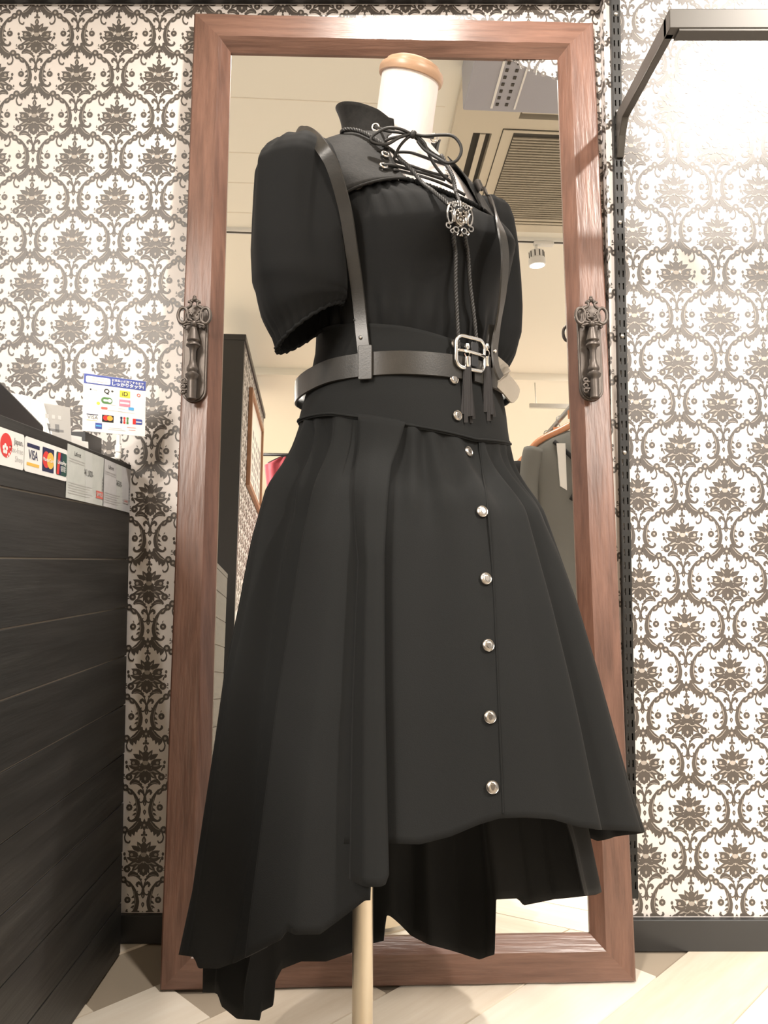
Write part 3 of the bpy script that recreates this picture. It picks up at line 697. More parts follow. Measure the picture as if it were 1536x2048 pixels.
# ================================================================= BLOUSE
blouse = thing('blouse', (MCX, MCY, 1.0), 'black puff-sleeved blouse with lace-up collar on the dress form', 'blouse')
def gz(th):        # height of the yoke seam / gathered neckline by local angle
    a = abs((th + PI) % (2 * PI) - PI); d = math.degrees(a)
    return float(np.interp(d, [0, 22, 26, 48, 70, 90, 120, 180], [1.2400, 1.2430, 1.2450, 1.220, 1.196, 1.190, 1.205, 1.205]))
rows = []; NB = 220; NR = 46
for i in range(NR + 1):
    row = []
    for j in range(NB):
        th = 2 * PI * j / NB; zt = gz(th); t = i / NR; z = 1.02 + (zt - 1.02) * t
        d = math.degrees(abs((th + PI) % (2 * PI) - PI))
        ga = max(0, (t - .55) / .45) ** 1.5 * (.0026 if d < 60 else .0008)
        wr = ga * math.sin(th * 46 + 1.3 * math.sin(th * 9)) + .0016 * math.sin(th * 11 + 1.5 * z * 10) * math.sin(PI * t)
        low = .0035 * math.exp(-((z - 1.055) / .025) ** 2) * (1 + .8 * math.sin(th * 27))
        puffn = .008 * math.sin(PI * min(1, t * 1.0)) ** 1.3 * (1 if d < 75 else .5)
        row.append(loc(*tor(th, z, .006 + wr + low + puffn)))
    rows.append(row)
mb = MB(); mb.grid(rows, True); BL_V, BL_F = list(mb.v), list(mb.f)
mb.build('bodice', 'cloth_blouse', blouse, smooth=True, solid=.0012)
# gathered edge of the neckline
ed = []
for j in range(160):
    th = math.radians(-28 + 56 * j / 159); p = tor(th, gz(th), .010 + .0014 * math.sin(j * 1.15)); ed.append(loc(*p))
MB().tube(ed, [.0030 + .0007 * math.sin(j * 1.15) for j in range(160)], 8).build('gathered_edge', 'cloth_blouse', blouse, smooth=True)
# yoke
OPEN = 30.0
def yopen(z): return math.radians(np.interp(z, [1.225, 1.248, 1.285, 1.315, 1.34], [27, 25, 28, 35, 40]))
rows = []; NY = 150; NZ = 16
for i in range(NZ + 1):
    row = []
    for j in range(NY + 1):
        f = j / NY; t = i / NZ
        th_g = math.radians(25) + f * (2 * PI - 2 * math.radians(25)); zb = gz(th_g) - .004
        z = zb + (1.330 - zb) * t
        yo = yopen(z); yr = yo; th = yr + f * (2 * PI - yo - yr)
        off = .0165 - .007 * t + .003 * math.sin(PI * t)
        row.append(loc(*tor(th, z, off)))
    rows.append(row)
mb = MB(); mb.grid(rows); YK_V, YK_F = list(mb.v), list(mb.f)
mb.build('yoke', 'suede', blouse, smooth=True, solid=.0015)
# stand collar, flared
rows = []; NC = 90
for i in range(11):
    t = i / 10; row = []
    for j in range(NC + 1):
        f = j / NC; th = math.radians(40) + f * (2 * PI - 2 * math.radians(40)); d = math.degrees(min(th, 2 * PI - th))
        hgt = np.interp(d, [46, 58, 80, 110, 150, 180], [.034, .040, .044, .046, .047, .047])
        rr = np.interp(d, [46, 70, 100, 180], [.058, .066, .077, .080]) + .005 * t * t - .003 * math.sin(PI * t)
        cyy = .026 + .006 * t
        x = rr * math.sin(th); y = -rr * .96 * math.cos(th) + cyy
        row.append(loc(x, y, 1.353 + (hgt + .006) * t - (.054 * (1 + math.cos(th)) / 2)))
    rows.append(row)
mb = MB(); mb.grid(rows); CO_V, CO_F = list(mb.v), list(mb.f)
mb.build('collar', 'suede', blouse, smooth=True, solid=.002)
# puff sleeves
def sleeve(sd):
    k = 1.0 if sd < 0 else .86
    dz = -.015 if sd < 0 else .012
    Z = [1.2880 + dz, 1.2870 + dz, 1.283 + dz, 1.273 + dz, 1.257 + dz * .7, 1.235, 1.205, 1.17, 1.13, 1.09, 1.062, 1.048, 1.040]
    R = [.005, .019, .033, .043, .0500, .0540, .0555, .0570, .0585, .058, .052, .044, .040]
    XC = [.172, .173, .175, .177, .179, .180, .181, .181, .180, .177, .170, .164, .162]
    n = 90; rows = []
    for q in np.linspace(0, len(Z) - 1, 60):
        zc, r, xc = [np.interp(q, range(len(Z)), L) for L in (Z, R, XC)]
        xc = sd * xc * (1.0 if sd < 0 else .90); r = r * k; t = q / (len(Z) - 1)
        row = []
        for j in range(n):
            a = 2 * PI * j / n; c, s = math.cos(a), math.sin(a)
            top = math.exp(-(t / .30) ** 2); bot = max(0, (t - .78) / .22) ** 1.5
            w = top * .11 * math.sin(a * 9 + 1.2 * math.sin(2 * a)) * min(1, t * 8) + bot * .050 * math.sin(a * 26) + .040 * math.sin(a * 3 + 5 * t + .7) * math.sin(PI * t) + .036 * math.sin(a * 7 - 4 * t) * math.sin(PI * min(1, t * 1.1))
            rr = r * (1 + w)
            lx, ly = xc + rr * c, .004 + rr * 1.02 * s
            img = (rr * c * cR - rr * s * sR) if sd < 0 else (-rr * c * .8)
            tz = bot ** .5 * .72 * img if t > .78 else 0
            row.append(loc(lx, ly, zc + tz))
        rows.append(row)
    mb = MB(); mb.grid(rows, True); mb.f.append(tuple(range(n))); mb.mi.append(0)
    o = mb.build('puff_sleeve', 'cloth_blouse', blouse, smooth=True, solid=.0012)
    # elasticated cuff turned inside
    rim = rows[-1]; cen = np.mean(np.array(rim), 0)
    MB().tube([tuple(np.array(p) * 1.0) for p in rim], [.0020 + .0006 * (j % 2) for j in range(n)], 6, True).build('elastic_hem', 'cloth_blouse', o, smooth=True)
    return mb.v, mb.f
SL_V, SL_F = sleeve(-1); SR_V, SR_F = sleeve(1)

# ================================================================= SKIRT
skirt = thing('high_waisted_skirt', (MCX, MCY, .05), 'black high-waisted asymmetric skirt with button front on the dress form', 'skirt')
SEAM = lambda ph: float(np.interp(math.degrees(ph), [-180, -90, -40, 0, 40, 90, 180], [.950, .944, .934, .917, .905, .915, .950]))   # ph: view angle, 0 towards the camera, + to the right
CTOP = lambda ph: float(np.interp(math.degrees(ph), [-180, -90, -60, 0, 40, 90, 180], [1.056, 1.054, 1.050, 1.038, 1.026, 1.030, 1.056]))
rows = []; NK = 140
for i in range(25):
    row = []
    for j in range(NK):
        ph = -PI + 2 * PI * j / NK; th = ph - RZ; z0 = SEAM(ph) - .006; z1 = CTOP(ph); z = z0 + (z1 - z0) * i / 24
        row.append(loc(*tor(th, z, .0135 + .0006 * math.sin(th * 7 + z * 60))))
    rows.append(row)
mb = MB(); mb.grid(rows, True); CS_V, CS_F = list(mb.v), list(mb.f)
mb.build('corset_waistband', 'cloth', skirt, smooth=True, solid=.0015)
# piping seam at the bottom of the waistband
MB().tube([loc(*tor((-PI + 2 * PI * j / 120) - RZ, SEAM(-PI + 2 * PI * j / 120) - .003, .0142)) for j in range(120)], .0016, 6, True).build('waist_seam', 'cloth', skirt, smooth=True)
# silhouette of the flared part (measured off-axis left and right)
LPX = [(829, 613), (860, 585), (893, 563), (969, 534), (1042, 514), (1082, 503), (1200, 482), (1350, 450), (1500, 428), (1600, 413), (1750, 390), (1910, 352), (2040, 330)]
RPX = [(872, 1010), (900, 1030), (940, 1050), (1000, 1075), (1100, 1113), (1200, 1150), (1330, 1190), (1470, 1230), (1560, 1258), (1665, 1295), (1800, 1330), (2040, 1390)]
def prof(L, sg):
    out = []
    for y, x in L:
        p = atY(x, y, MCY); w_ = sg * (p[0] - MCX); out.append((p[2], w_ / math.sqrt(1 + (w_ / MCY) ** 2)))
    return np.array(sorted(out))
PL, PR = prof(LPX, -1), prof(RPX, 1)
def base_r(ph, z):
    rl = np.interp(z, PL[:, 0], PL[:, 1]); rr = np.interp(z, PR[:, 0], PR[:, 1])
    s = math.sin(ph); c = math.cos(ph); side = rl if s < 0 else rr
    rm = .5 * (rl + rr); rf = rm * (.93 if c > 0 else .90)
    return side * s * s + rf * c * c
def waist_r(ph, z):
    x, y, _ = tor(ph - RZ, z, .0128); X, Yw, _ = loc(x, y, z)
    return math.hypot(X - MCX, Yw - MCY)
def sk(ph, z, off, ph2=None):
    """point on the flared skirt; blends out of the waistband"""
    zs = SEAM(ph); w = waist_r(ph, zs); b = base_r(ph, z)
    t = min(1, max(0, (zs - z) / .10)); t = t * t * (3 - 2 * t)
    r = w * (1 - t) + max(b, w) * t if z < zs else w
    r += off
    return (MCX + r * math.sin(ph), MCY - r * math.cos(ph), z)
def cyc(x, pts):
    return float(np.interp(x, [p[0] for p in pts], [p[1] for p in pts]))
def ss(pts, x):
    """smooth interpolation through (x, value)"""
    xs = [p[0] for p in pts]
    if x <= xs[0]: return pts[0][1]
    if x >= xs[-1]: return pts[-1][1]
    for (a, va), (b, vb) in zip(pts, pts[1:]):
        if a <= x <= b:
            t = (x - a) / (b - a); t = t * t * (3 - 2 * t); return va + (vb - va) * t
def cloth_panel(name, ph0, ph1, nph, nz, ztop, zbot, off, m='cloth', solid=.0016, parent=None):
    rows = []
    for i in range(nz + 1):
        t = i / nz; row = []
        for j in range(nph + 1):
            d = ph0 + (ph1 - ph0) * j / nph; ph = math.radians(d)
            z1 = ztop(d); z0 = zbot(d); z = z1 + (z0 - z1) * t
            row.append(sk(ph, z, off(d, z, t)))
        rows.append(row)
    mb = MB(); mb.grid(rows); o = mb.build(name, m, parent or skirt, smooth=True, solid=solid)
    return o, list(mb.v), list(mb.f)
ztop = lambda d: SEAM(math.radians((d + 180) % 360 - 180)) - .001
grow = lambda t: .35 * min(1, t * 5) + .65 * min(1, t * 1.3)
def gath(d, t, n=1):
    a = (.0016 * math.sin(d * .55 + n + 1.7 * math.sin(d * .13)) + .0012 * math.sin(d * .23 + 2 * n)) * math.exp(-(t / .13) ** 2)
    b = (.0046 * math.sin(d * .41 + 1.9 * n + 1.2 * math.sin(d * .09)) - .002) * math.exp(-((t - .13) / .13) ** 2)
    return (a + b) * min(1, t / .03) - .0012 * (1 - min(1, t / .02))
def proj(P):
    v = np.array(P) - C; fy = v[1] * math.cos(PITCH) + v[2] * math.sin(PITCH); uy = -v[1] * math.sin(PITCH) + v[2] * math.cos(PITCH)
    return 768 + F_PX * v[0] / fy, 1024 - F_PX * uy / fy
def hem_solver(point, line, lo, hi, d0, d1, n=400):
    """hem height by angle so that the hem runs along the measured curve"""
    xs = [p[0] for p in line]; ys = [p[1] for p in line]
    dd = np.linspace(d0, d1, n); zz = []
    for d in dd:
        a, b = lo, hi
        for _ in range(26):
            m = (a + b) / 2; X, Yp = proj(point(d, m))
            if Yp > np.interp(X, xs, ys): a = m      # too low in the picture -> raise
            else: b = m
        zz.append((a + b) / 2)
    return lambda d: float(np.interp(d, dd, zz))
# front panel with the buttons
FH = [(-40, .47), (-15, .478), (-2, .482), (18, .487), (33, .4935), (50, .474), (65, .440), (80, .412), (90, .402), (105, .385), (125, .36)]
FF = [(-40, 0), (-6, 0), (4, -.006), (22, .008), (36, .004), (45, .014), (55, -.018), (68, .008), (77, -.012), (87, .008), (98, -.016), (112, 0), (125, 0)]
def off_front(d, z, t): return ss(FF, d) * grow(t) + gath(d, t) - .0015
FLINE = [(600, 1690), (775, 1688), (840, 1690), (900, 1675), (960, 1650), (1000, 1638), (1050, 1636), (1110, 1640), (1160, 1655), (1200, 1660), (1295, 1664), (1400, 1664)]
fsol = hem_solver(lambda d, z: sk(math.radians(d), z, ss(FF, d)), FLINE, .30, .60, -30, 92)
front, FR_V, FR_F = cloth_panel('front_panel', -30, 118, 260, 60, ztop, lambda d: fsol(d) if d < 86 else max(.345, fsol(86) - (d - 86) * .0022), off_front)
# side panel that wraps from the back to the front
SLINE = [(300, 1905), (365, 1910), (388, 1913), (396, 1936), (436, 1938), (470, 1925), (520, 1900), (560, 1880), (573, 1862), (590, 1870), (640, 1869), (690, 1832), (730, 1801), (760, 1800), (800, 1800)]
SFo = [(-150, 0), (-120, 0), (-104, -.014), (-92, .006), (-84, .002), (-79, -.026), (-70, .006), (-66, .003), (-60, -.040), (-47, -.046), (-39, .006), (-27, .010), (-19, -.004), (-10, -.006)]
def off_side(d, z, t): return ss(SFo, d) * grow(t) * 1.1 + gath(d, t, 2) + .003 * min(1, t * 4)
ssol = hem_solver(lambda d, z: sk(math.radians(d), z, ss(SFo, d) * 1.1 + .003), SLINE, .12, .60, -92, -5)
side, SD_V, SD_F = cloth_panel('side_panel', -150, -11, 300, 60, ztop, lambda d: ssol(max(d, -92)), off_side)
# flat pleat lying over the edge of the side panel; it narrows at the waist
rows = []
for i in range(61):
    t = i / 60; row = []
    a = np.interp(t, [0, .12, .35, 1], [-27, -25, -18.5, -15.4]); b = np.interp(t, [0, .12, .35, 1], [-4, -9.5, -9.5, -6.4])
    for j in range(15):
        f = j / 14; d = a + (b - a) * f; zt = ztop(d) - .002; zb = np.interp(f, [0, .5, .92, 1], [.436, .436, .437, .446]); z = zt + (zb - zt) * t
        row.append(sk(math.radians(d), z, (.0005 + .020 * (min(1, t * 3) ** .7)) * (.30 + .70 * min(1, f * 2.2)) * (1 - .25 * max(0, f - .8) / .2) + .0015))
    rows.append(row)
mb = MB(); mb.grid(rows); mb.build('pleat', 'cloth', skirt, smooth=True, solid=.0018); PT_V, PT_F = list(mb.v), list(mb.f)
# long back skirt
BF = [(78, -.075), (90, -.070), (104, -.030), (116, -.020), (124, -.034), (131, -.050), (138, -.085), (150, -.040), (160, -.030), (170, -.060), (178, -.035), (186, -.050), (198, -.012), (210, -.020), (222, -.012), (234, -.026), (246, -.030), (258, -.006), (266, -.004), (273, -.050), (280, -.030), (292, -.060)]
def off_back(d, z, t): return ss(BF, d) * min(1, t * 1.5) - .012 * min(1, t * 4) - .002
def sk_back(d, z, off):
    ph = math.radians((d + 180) % 360 - 180)
    zb = max(z, .24)                         # the lower tail hangs straight down
    p = sk(ph, zb, off); return (p[0], p[1], z)
BLINE = [(432, 1985), (440, 2012), (470, 2036), (516, 2040), (519, 2022), (544, 2010), (547, 1962), (560, 1937), (600, 1921), (650, 1921), (700, 1904), (740, 1886), (768, 1880), (772, 1828), (780, 1830), (800, 1848), (820, 1868), (860, 1888), (920, 1904), (960, 1917), (991, 1908), (994, 1797), (1040, 1795), (1045, 1810), (1110, 1797), (1195, 1789), (1300, 1740)]
bsol = hem_solver(lambda d, z: sk_back(d, z, ss(BF, d) - .012), BLINE, .03, .55, 78, 292)
rows = []
for i in range(51):
    t = i / 50; row = []
    for j in range(421):
        d = 78 + (292 - 78) * j / 420; z1 = ztop(d); z0 = bsol(d); z = z1 + (z0 - z1) * t
        o = off_back(d, z, t); row.append(sk_back(d, z, o))
    rows.append(row)
mb = MB(); mb.grid(rows); mb.build('back_panel', 'cloth', skirt, smooth=True, solid=.0016)

# ray casts on the garments
def bvh(*lst):
    V, Fc = [], []
    for v, f in lst:
        k = len(V); V += [Vector(p) for p in v]; Fc += [tuple(i + k for i in q) for q in f]
    return BVHTree.FromPolygons(V, Fc)
T_BODY = bvh((TOR_V, TOR_F), (BL_V, BL_F), (YK_V, YK_F), (CO_V, CO_F), (CS_V, CS_F))
T_ALL = bvh((TOR_V, TOR_F), (BL_V, BL_F), (YK_V, YK_F), (CO_V, CO_F), (CS_V, CS_F), (SL_V, SL_F), (SR_V, SR_F))
T_SKIRT = bvh((FR_V, FR_F), (SD_V, SD_F), (PT_V, PT_F))
def hit(px, py, tree=None, lift=0.0, dflt=1.0):
    d = Vector(ray(px, py)).normalized(); p, n, i, dist = (tree or T_BODY).ray_cast(Vector(C), d)
    if p is None: q = atY(px, py, dflt); return Vector(q), -d
    if n.dot(d) > 0: n = -n
    return p + n * lift, n
# edge of the button placket
plk = [np.array(hit(x, y, T_SKIRT, .0006)[0]) for x, y in ((957, 884), (964, 940), (974, 1010), (985, 1150), (992, 1290), (998, 1434), (1004, 1574), (1006, 1628))]
MB().tube(smooth_path(plk, 60), .0010, 6).build('placket_edge', 'cloth', skirt, smooth=True)
# domed metal buttons
def button(px, py, r, tree, k):
    p, n = hit(px, py, tree, .001, .95)
    mb = MB(); mb.lathe([(r * .6, -.001), (r, .0004), (r, .0014), (r * .94, .0021), (r * .86, .0017), (r * .80, .0021), (r * .62, .0030), (r * .50, .0032), (.0002, .0033)], tuple(p), tuple(n), 24)
    o = mb.build('button', 'pewter', skirt, smooth=True, sharp=40); o['label'] = 'domed metal button'
    u = Vector((0, 0, 1)).cross(n).normalized(); w = n.cross(u); mb = MB()
    bf = lambda a, b, d: tuple(p + u * a * r + w * b * r + n * d)
    mb.prism([(-.30, .38), (-.10, .30), (0, .40), (.10, .30), (.30, .38), (.32, .02), (.20, -.30), (0, -.46), (-.20, -.30), (-.32, .02)], bf, .0028, .0038)
    mb.prism([(-.60, -.10), (-.42, .22), (-.40, -.22)], bf, .0022, .0032); mb.prism([(.60, -.10), (.40, -.22), (.42, .22)], bf, .0022, .0032); mb.prism([(-.24, .50), (.24, .50), (.16, .66), (0, .58), (-.16, .66)], bf, .0022, .0032)
    mb.build('crest', 'pewter_mid', o)
for k, (x, y) in enumerate(((935, 904), (963, 1024), (970, 1158), (975, 1291), (979, 1434), (984, 1574))): button(x, y, .0070, T_SKIRT, k)
for k, (x, y) in enumerate(((909, 690), (906, 759), (913, 832))): button(x, y, .0068, T_BODY, k + .3)

# ================================================================= HARNESS BELT
belt = thing('harness_belt', (MCX, MCY, 1.0), 'black leather waist belt with shoulder straps and silver buckle over the blouse', 'belt')
BW = .030
def belt_pt(deg):
    ph = math.radians(deg); th = ph - RZ
    zc = float(np.interp(deg, [-180, -110, -75, -45, 0, 40, 80, 180], [.985, .980, .980, .986, .990, .991, .987, .985]))
    ex = float(np.interp(deg, [-180, -130, -95, -60, -30, 40, 70, 90, 120, 180], [.004, .012, .013, .004, .001, .002, .004, .010, .006, .004]))
    p = tor(th, zc, .0165 + ex); p2 = tor(th + .03, zc, .0165 + ex); return np.array(loc(*p)), np.array(loc(*p2))
pts, nr, sdv = [], [], []
for k in range(0, 221):
    deg = 36 - 360 * k / 220 if False else -318 + 354 * k / 220
    dd = (deg + 180) % 360 - 180
    p, p2 = belt_pt(dd); t = p2 - p; n = np.cross(t, (0, 0, 1.0)); n /= np.linalg.norm(n)
    if np.dot(n, p - np.array([MCX, MCY, p[2]])) < 0: n = -n
    pts.append(p); nr.append(n); sdv.append((0, 0, 1))
MB().ribbon(pts, nr, sdv, BW, .0022).build('waist_strap', 'leather', belt, smooth=True, sharp=40)
# loose tail of the belt past the buckle
q0, n0b = hit(985, 748, T_BODY, .007)
tp = [hit(958, 722, T_BODY, .007)[0], hit(980, 737, T_BODY, .008)[0], Vector(atY(1003, 757, q0.y - .004)), Vector(atY(1020, 778, q0.y + .006)), Vector(atY(1034, 797, q0.y + .014))]
tp = smooth_path([tuple(p) for p in tp], 24)
rows = []; mb = MB(); m_ = len(tp)
for i, p in enumerate(tp):
    t = i / (m_ - 1); w = BW * .5 * (1 if t < .86 else math.sqrt(max(0.02, 1 - ((t - .86) / .14) ** 2)))
    tg = tp[min(i + 1, m_ - 1)] - tp[max(i - 1, 0)]; tg /= np.linalg.norm(tg)
    sd = np.array([-.25 * t, -.1, 1.0]); sd -= tg * np.dot(sd, tg); sd /= np.linalg.norm(sd); nn = np.cross(sd, tg); nn /= np.linalg.norm(nn)
    if nn[1] > 0: nn = -nn
    p = np.array(p); th_ = .0012
    rows.append([tuple(p - sd * w + nn * th_), tuple(p + sd * w + nn * th_), tuple(p + sd * w - nn * th_), tuple(p - sd * w - nn * th_)])
mb.grid(rows, True); mb.f.append((0, 1, 2, 3)); mb.mi.append(0); e = 4 * (m_ - 1); mb.f.append((e, e + 1, e + 2, e + 3)); mb.mi.append(0)
o = mb.build('belt_tail', 'leather_raw', belt, smooth=True, sharp=40); o['label'] = 'pale raw underside of the belt tail'
# buckle
bc, bn = hit(928, 714, T_BODY, .0095); bn = Vector((bn.x, bn.y, 0)).normalized(); bu = Vector((-bn.y, bn.x, 0)); bu = bu if bu.x > 0 else -bu; bz = Vector((0, 0, 1))
Bf = lambda u, v, d=0: tuple(bc + bu * u + bz * v + bn * d)
mb = MB(); mb.tube([Bf(u, v, .001 + .003 * math.cos(u / .026 * 1.4)) for u, v in rrect(.050, .040, .010, 6)], .0027, 8, True); bk = mb.build('buckle', 'chrome', belt, smooth=True)
MB().tube([Bf(-.023, .001, .003), Bf(-.008, .001, .0062), Bf(.010, .0005, .0058), Bf(.024, 0, .004)], .0020, 8).build('prong', 'chrome', bk, smooth=True)
MB().prism(rrect(.012, .031, .002, 3), lambda u, v, d: Bf(u + .006, v, d), -.001, .0042).build('keeper_loop', 'device_black', belt, bevel=.001)
# shoulder straps
def strap(path, lifts, w, holes, tree, fl=1.0):
    P = [np.array(hit(x, y, tree, l, d)[0]) if d is None or tree is not None else None for (x, y, d), l in zip(path, lifts)]
    P = smooth_path(P, 60); V, Nn, Sd = [], [], []
    for i, p in enumerate(P):
        tg = P[min(i + 1, len(P) - 1)] - P[max(i - 1, 0)]; tg /= np.linalg.norm(tg)
        ax = np.array([MCX - .01, MCY + .015, p[2]]); n = p - ax; n = n - tg * np.dot(n, tg); n /= np.linalg.norm(n)
        s = np.cross(tg, n); V.append(p); Nn.append(n); Sd.append(s)
    return V, Nn, Sd
# left: over the shoulder, down to the belt
def front_of(x, y, l=.006):
    a = hit(x, y, T_BODY, l, .97)[0]; b = min(hit(x + q, y, T_ALL, 0, .97)[0].y for q in (-12, 0, 12)); return Vector(atY(x, y, min(a.y, b - .004)))
lp = [front_of(x, y) for x, y in ((642, 293), (666, 335), (690, 418), (704, 505), (717, 598))]
LY = np.interp([293, 335, 418, 505, 598], [293, 335, 598], [lp[0].y, min(lp[0].y, lp[1].y) - .002, lp[4].y]); LY = np.minimum(LY, [p.y for p in lp])
lp = [Vector(atY(x, y, q)) for (x, y), q in zip(((642, 293), (666, 335), (690, 418), (704, 505), (717, 598)), LY)] + [hit(x, y, T_BODY, .006, .97)[0] for x, y in ((727, 672), (734, 738))]
shoulder = [np.array(loc(*tor(math.radians(232), 1.19, .020))), np.array(loc(-.125, .085, 1.262)), np.array(atY(592, 277, .985)), np.array(atY(606, 264, .957)), np.array(atY(624, 272, .930))]
def strap_build(P, w, name):
    P = smooth_path(P, 72); V, Nn, Sd = [], [], []
    for i, p in enumerate(P):
        tg = P[min(i + 1, len(P) - 1)] - P[max(i - 1, 0)]; tg /= np.linalg.norm(tg)
        n = p - np.array([MCX - .02, MCY + .06, min(p[2], 1.235)]); n = n - tg * np.dot(n, tg); n /= np.linalg.norm(n); V.append(p); Nn.append(n); Sd.append(np.cross(tg, n))
    o = MB().ribbon(V, Nn, Sd, w, .0020).build(name, 'leather', belt, smooth=True, sharp=40)
    return o, V, Nn, Sd
o1, V1, N1, S1 = strap_build(shoulder + [np.array(p) for p in lp], .0165, 'shoulder_strap')
def stud(px, py, m, parent, r=.0022, lift=.0088):
    p, n = hit(px, py, T_BODY, lift); MB().lathe([(r, -.002), (r, .0006), (r * .6, .0015), (.0002, .0018)], tuple(p), tuple(n), 12).build('stud' if m == 'chrome' else 'punched_hole', m, parent, smooth=True)
stud(725, 681, 'chrome', o1); stud(720, 640, 'ink_black', o1, .0020); stud(730, 717, 'ink_black', o1, .0020)
# loop of the strap wrapped round the belt
lc, ln = hit(734, 730, T_BODY, .0095); lt = np.cross(np.array(ln), (0, 0, 1.0)); lt /= np.linalg.norm(lt)
if lt[0] < 0: lt = -lt
lnh = np.array([ln.x, ln.y, 0]); lnh /= np.linalg.norm(lnh)
MB().prism(rrect(.0175, .042, .002, 3), lambda u, v, d: tuple(np.array(lc) + lt * u + np.array([0, 0, v - .001]) + lnh * d), -.003, .0012).build('strap_loop', 'leather', belt, bevel=.0008)
# right strap
rp = [hit(x, y, T_BODY, .006, 1.03)[0] for x, y in ((958, 370), (980, 402))] + [Vector(atY(998, 448, .950)), Vector(atY(1009, 510, .945)), Vector(atY(1004, 590, .960)), Vector(atY(993, 660, .985)), Vector(atY(988, 700, .980)), Vector(atY(992, 735, .978)), Vector(atY(1001, 756, .982))]
sh2 = [np.array(loc(*tor(math.radians(a), z, .019))) for a, z in ((128, 1.19), (118, 1.25), (104, 1.29), (86, 1.302))]
P = smooth_path(sh2 + [np.array(p) for p in rp], 84); V, Nn, Sd = [], [], []
for i, p in enumerate(P):
    tg = P[min(i + 1, len(P) - 1)] - P[max(i - 1, 0)]; tg /= np.linalg.norm(tg)
    n = p - np.array([MCX, MCY, min(p[2], 1.235)]); n = n - tg * np.dot(n, tg); n /= np.linalg.norm(n); V.append(p); Nn.append(n); Sd.append(np.cross(tg, n))
o2 = MB().ribbon(V, Nn, Sd, .0165, .0020).build('shoulder_strap', 'leather', belt, smooth=True, sharp=40)
pr = Vector(atY(990, 702, .972)); MB().lathe([(.0024, -.004), (.0024, .001), (.0012, .002), (.0002, .0022)], tuple(pr), (.5, -.86, 0), 12).build('stud', 'chrome', o2, smooth=True)
# strap tip standing behind the buckle
tpn = [Vector(atY(978, 735, .982)), Vector(atY(978, 690, .985)), Vector(atY(982, 650, .99))]
mb = MB(); nn = np.array([.45, -.89, 0]); sd = np.array([.89, .45, 0])
mb.ribbon([tuple(p) for p in tpn], [nn] * 3, [sd] * 3, .010, .002); mb.build('strap_end', 'leather', belt, smooth=True, sharp=40)
# back yoke strap of the harness (behind the waist at the left)
MB().ribbon([loc(*tor(math.radians(180 + a), 1.19, .022)) for a in range(-52, 53, 8)], [np.array(loc(*tor(math.radians(180 + a), 1.19, 1.0))) - np.array(loc(0, 0, 1.19)) for a in range(-52, 53, 8)], [(0, 0, 1)] * 14, .0165, .002).build('back_strap', 'leather', belt, smooth=True, sharp=40)

# ================================================================= LACING OF THE COLLAR
def px_path(lst, tree=T_BODY, lift=.004):
    out = []
    for q in lst:
        if len(q) == 3:
            P = atY(*q); h = np.array(hit(q[0], q[1], tree, 0, 9.0)[0])
            if h[1] - .006 < P[1]: P = atY(q[0], q[1], h[1] - .006)
            out.append(P)
        else: out.append(np.array(hit(q[0], q[1], tree, lift, .99)[0]))
    return out
EYES = [(752, 257), (769, 313), (766, 336), (868, 276), (893, 348), (897, 362)]
for x, y in EYES:
    p, n = hit(x, y, T_BODY, .0032); u = n.orthogonal().normalized(); w = n.cross(u)
    MB().tube([tuple(p + (u * math.cos(a) + w * math.sin(a)) * .0046) for a in [2 * PI * k / 18 for k in range(18)]], .0017, 7, True).build('eyelet', 'chrome', blouse, smooth=True)
laces = [
    [(752, 257), (775, 262, .975), (800, 265, .968), (824, 270, .965)],
    [(770, 282, .985), (785, 276, .972), (808, 272, .966), (826, 271, .965)],
    [(826, 270, .965), (845, 272, .972), (866, 275), ],
    [(790, 312, .985), (792, 305, .985), (820, 305, .978), (845, 313, .978), (872, 323, .99), (893, 330, 1.0)],
    [(769, 313), (790, 322, .983), (820, 331, .976), (850, 342, .978), (880, 350, .986), (895, 352, .995)],
    [(766, 336), (785, 331, .981), (815, 338, .974), (850, 347, .976), (890, 360, .986)],
    [(788, 340, .984), (820, 347, .976), (860, 358, .974), (900, 374, .982), (930, 390, .99)],
    [(830, 275, .966), (848, 290, .972), (862, 304, .978), (885, 318, .99)]]
lace = None
for q in laces:
    o = MB().tube(smooth_path(px_path(q), 26), .0020, 8).build('lace', 'lace', blouse, smooth=True)
bow = [[(822, 268, .962), (800, 258, .955), (775, 256, .950), (750, 268, .948), (741, 280, .948), (752, 287, .950), (775, 288, .953), (797, 276, .957), (814, 270, .960), (826, 268, .962)],
       [(826, 268, .962), (850, 272, .955), (880, 270, .948), (905, 272, .945), (920, 288, .944), (922, 306, .944), (912, 322, .945), (895, 326, .948), (878, 318, .953), (850, 300, .958), (835, 282, .960)],
       [(828, 270, .962), (815, 276, .962), (800, 292, .966), (790, 312, .972), (788, 320, .974)],
       [(832, 270, .962), (848, 285, .960), (855, 302, .962), (866, 325, .966), (885, 350, .970), (905, 366, .975)]]
for q in bow: MB().tube(smooth_path(px_path(q), 44), .0020, 8).build('lace_bow', 'lace', blouse, smooth=True)
kp = Vector(atY(826, 269, .960)); MB().lathe([(.0005, -.0055), (.0036, -.004), (.0045, 0), (.0036, .004), (.0005, .0055)], tuple(kp), (.5, 0, 1), 12).build('lace_knot', 'lace', blouse, smooth=True)
# yoke edge piping beside the opening
for sgn in (-1, 1):
    pp = []
    for i in range(14):
        d = 25 + (78 - 25) * i / 13; th = math.radians(d) * sgn; pp.append(loc(*tor(th, gz(th) - .003, .0150)))
    MB().tube(pp, .0018, 6).build('yoke_piping', 'suede', blouse, smooth=True)

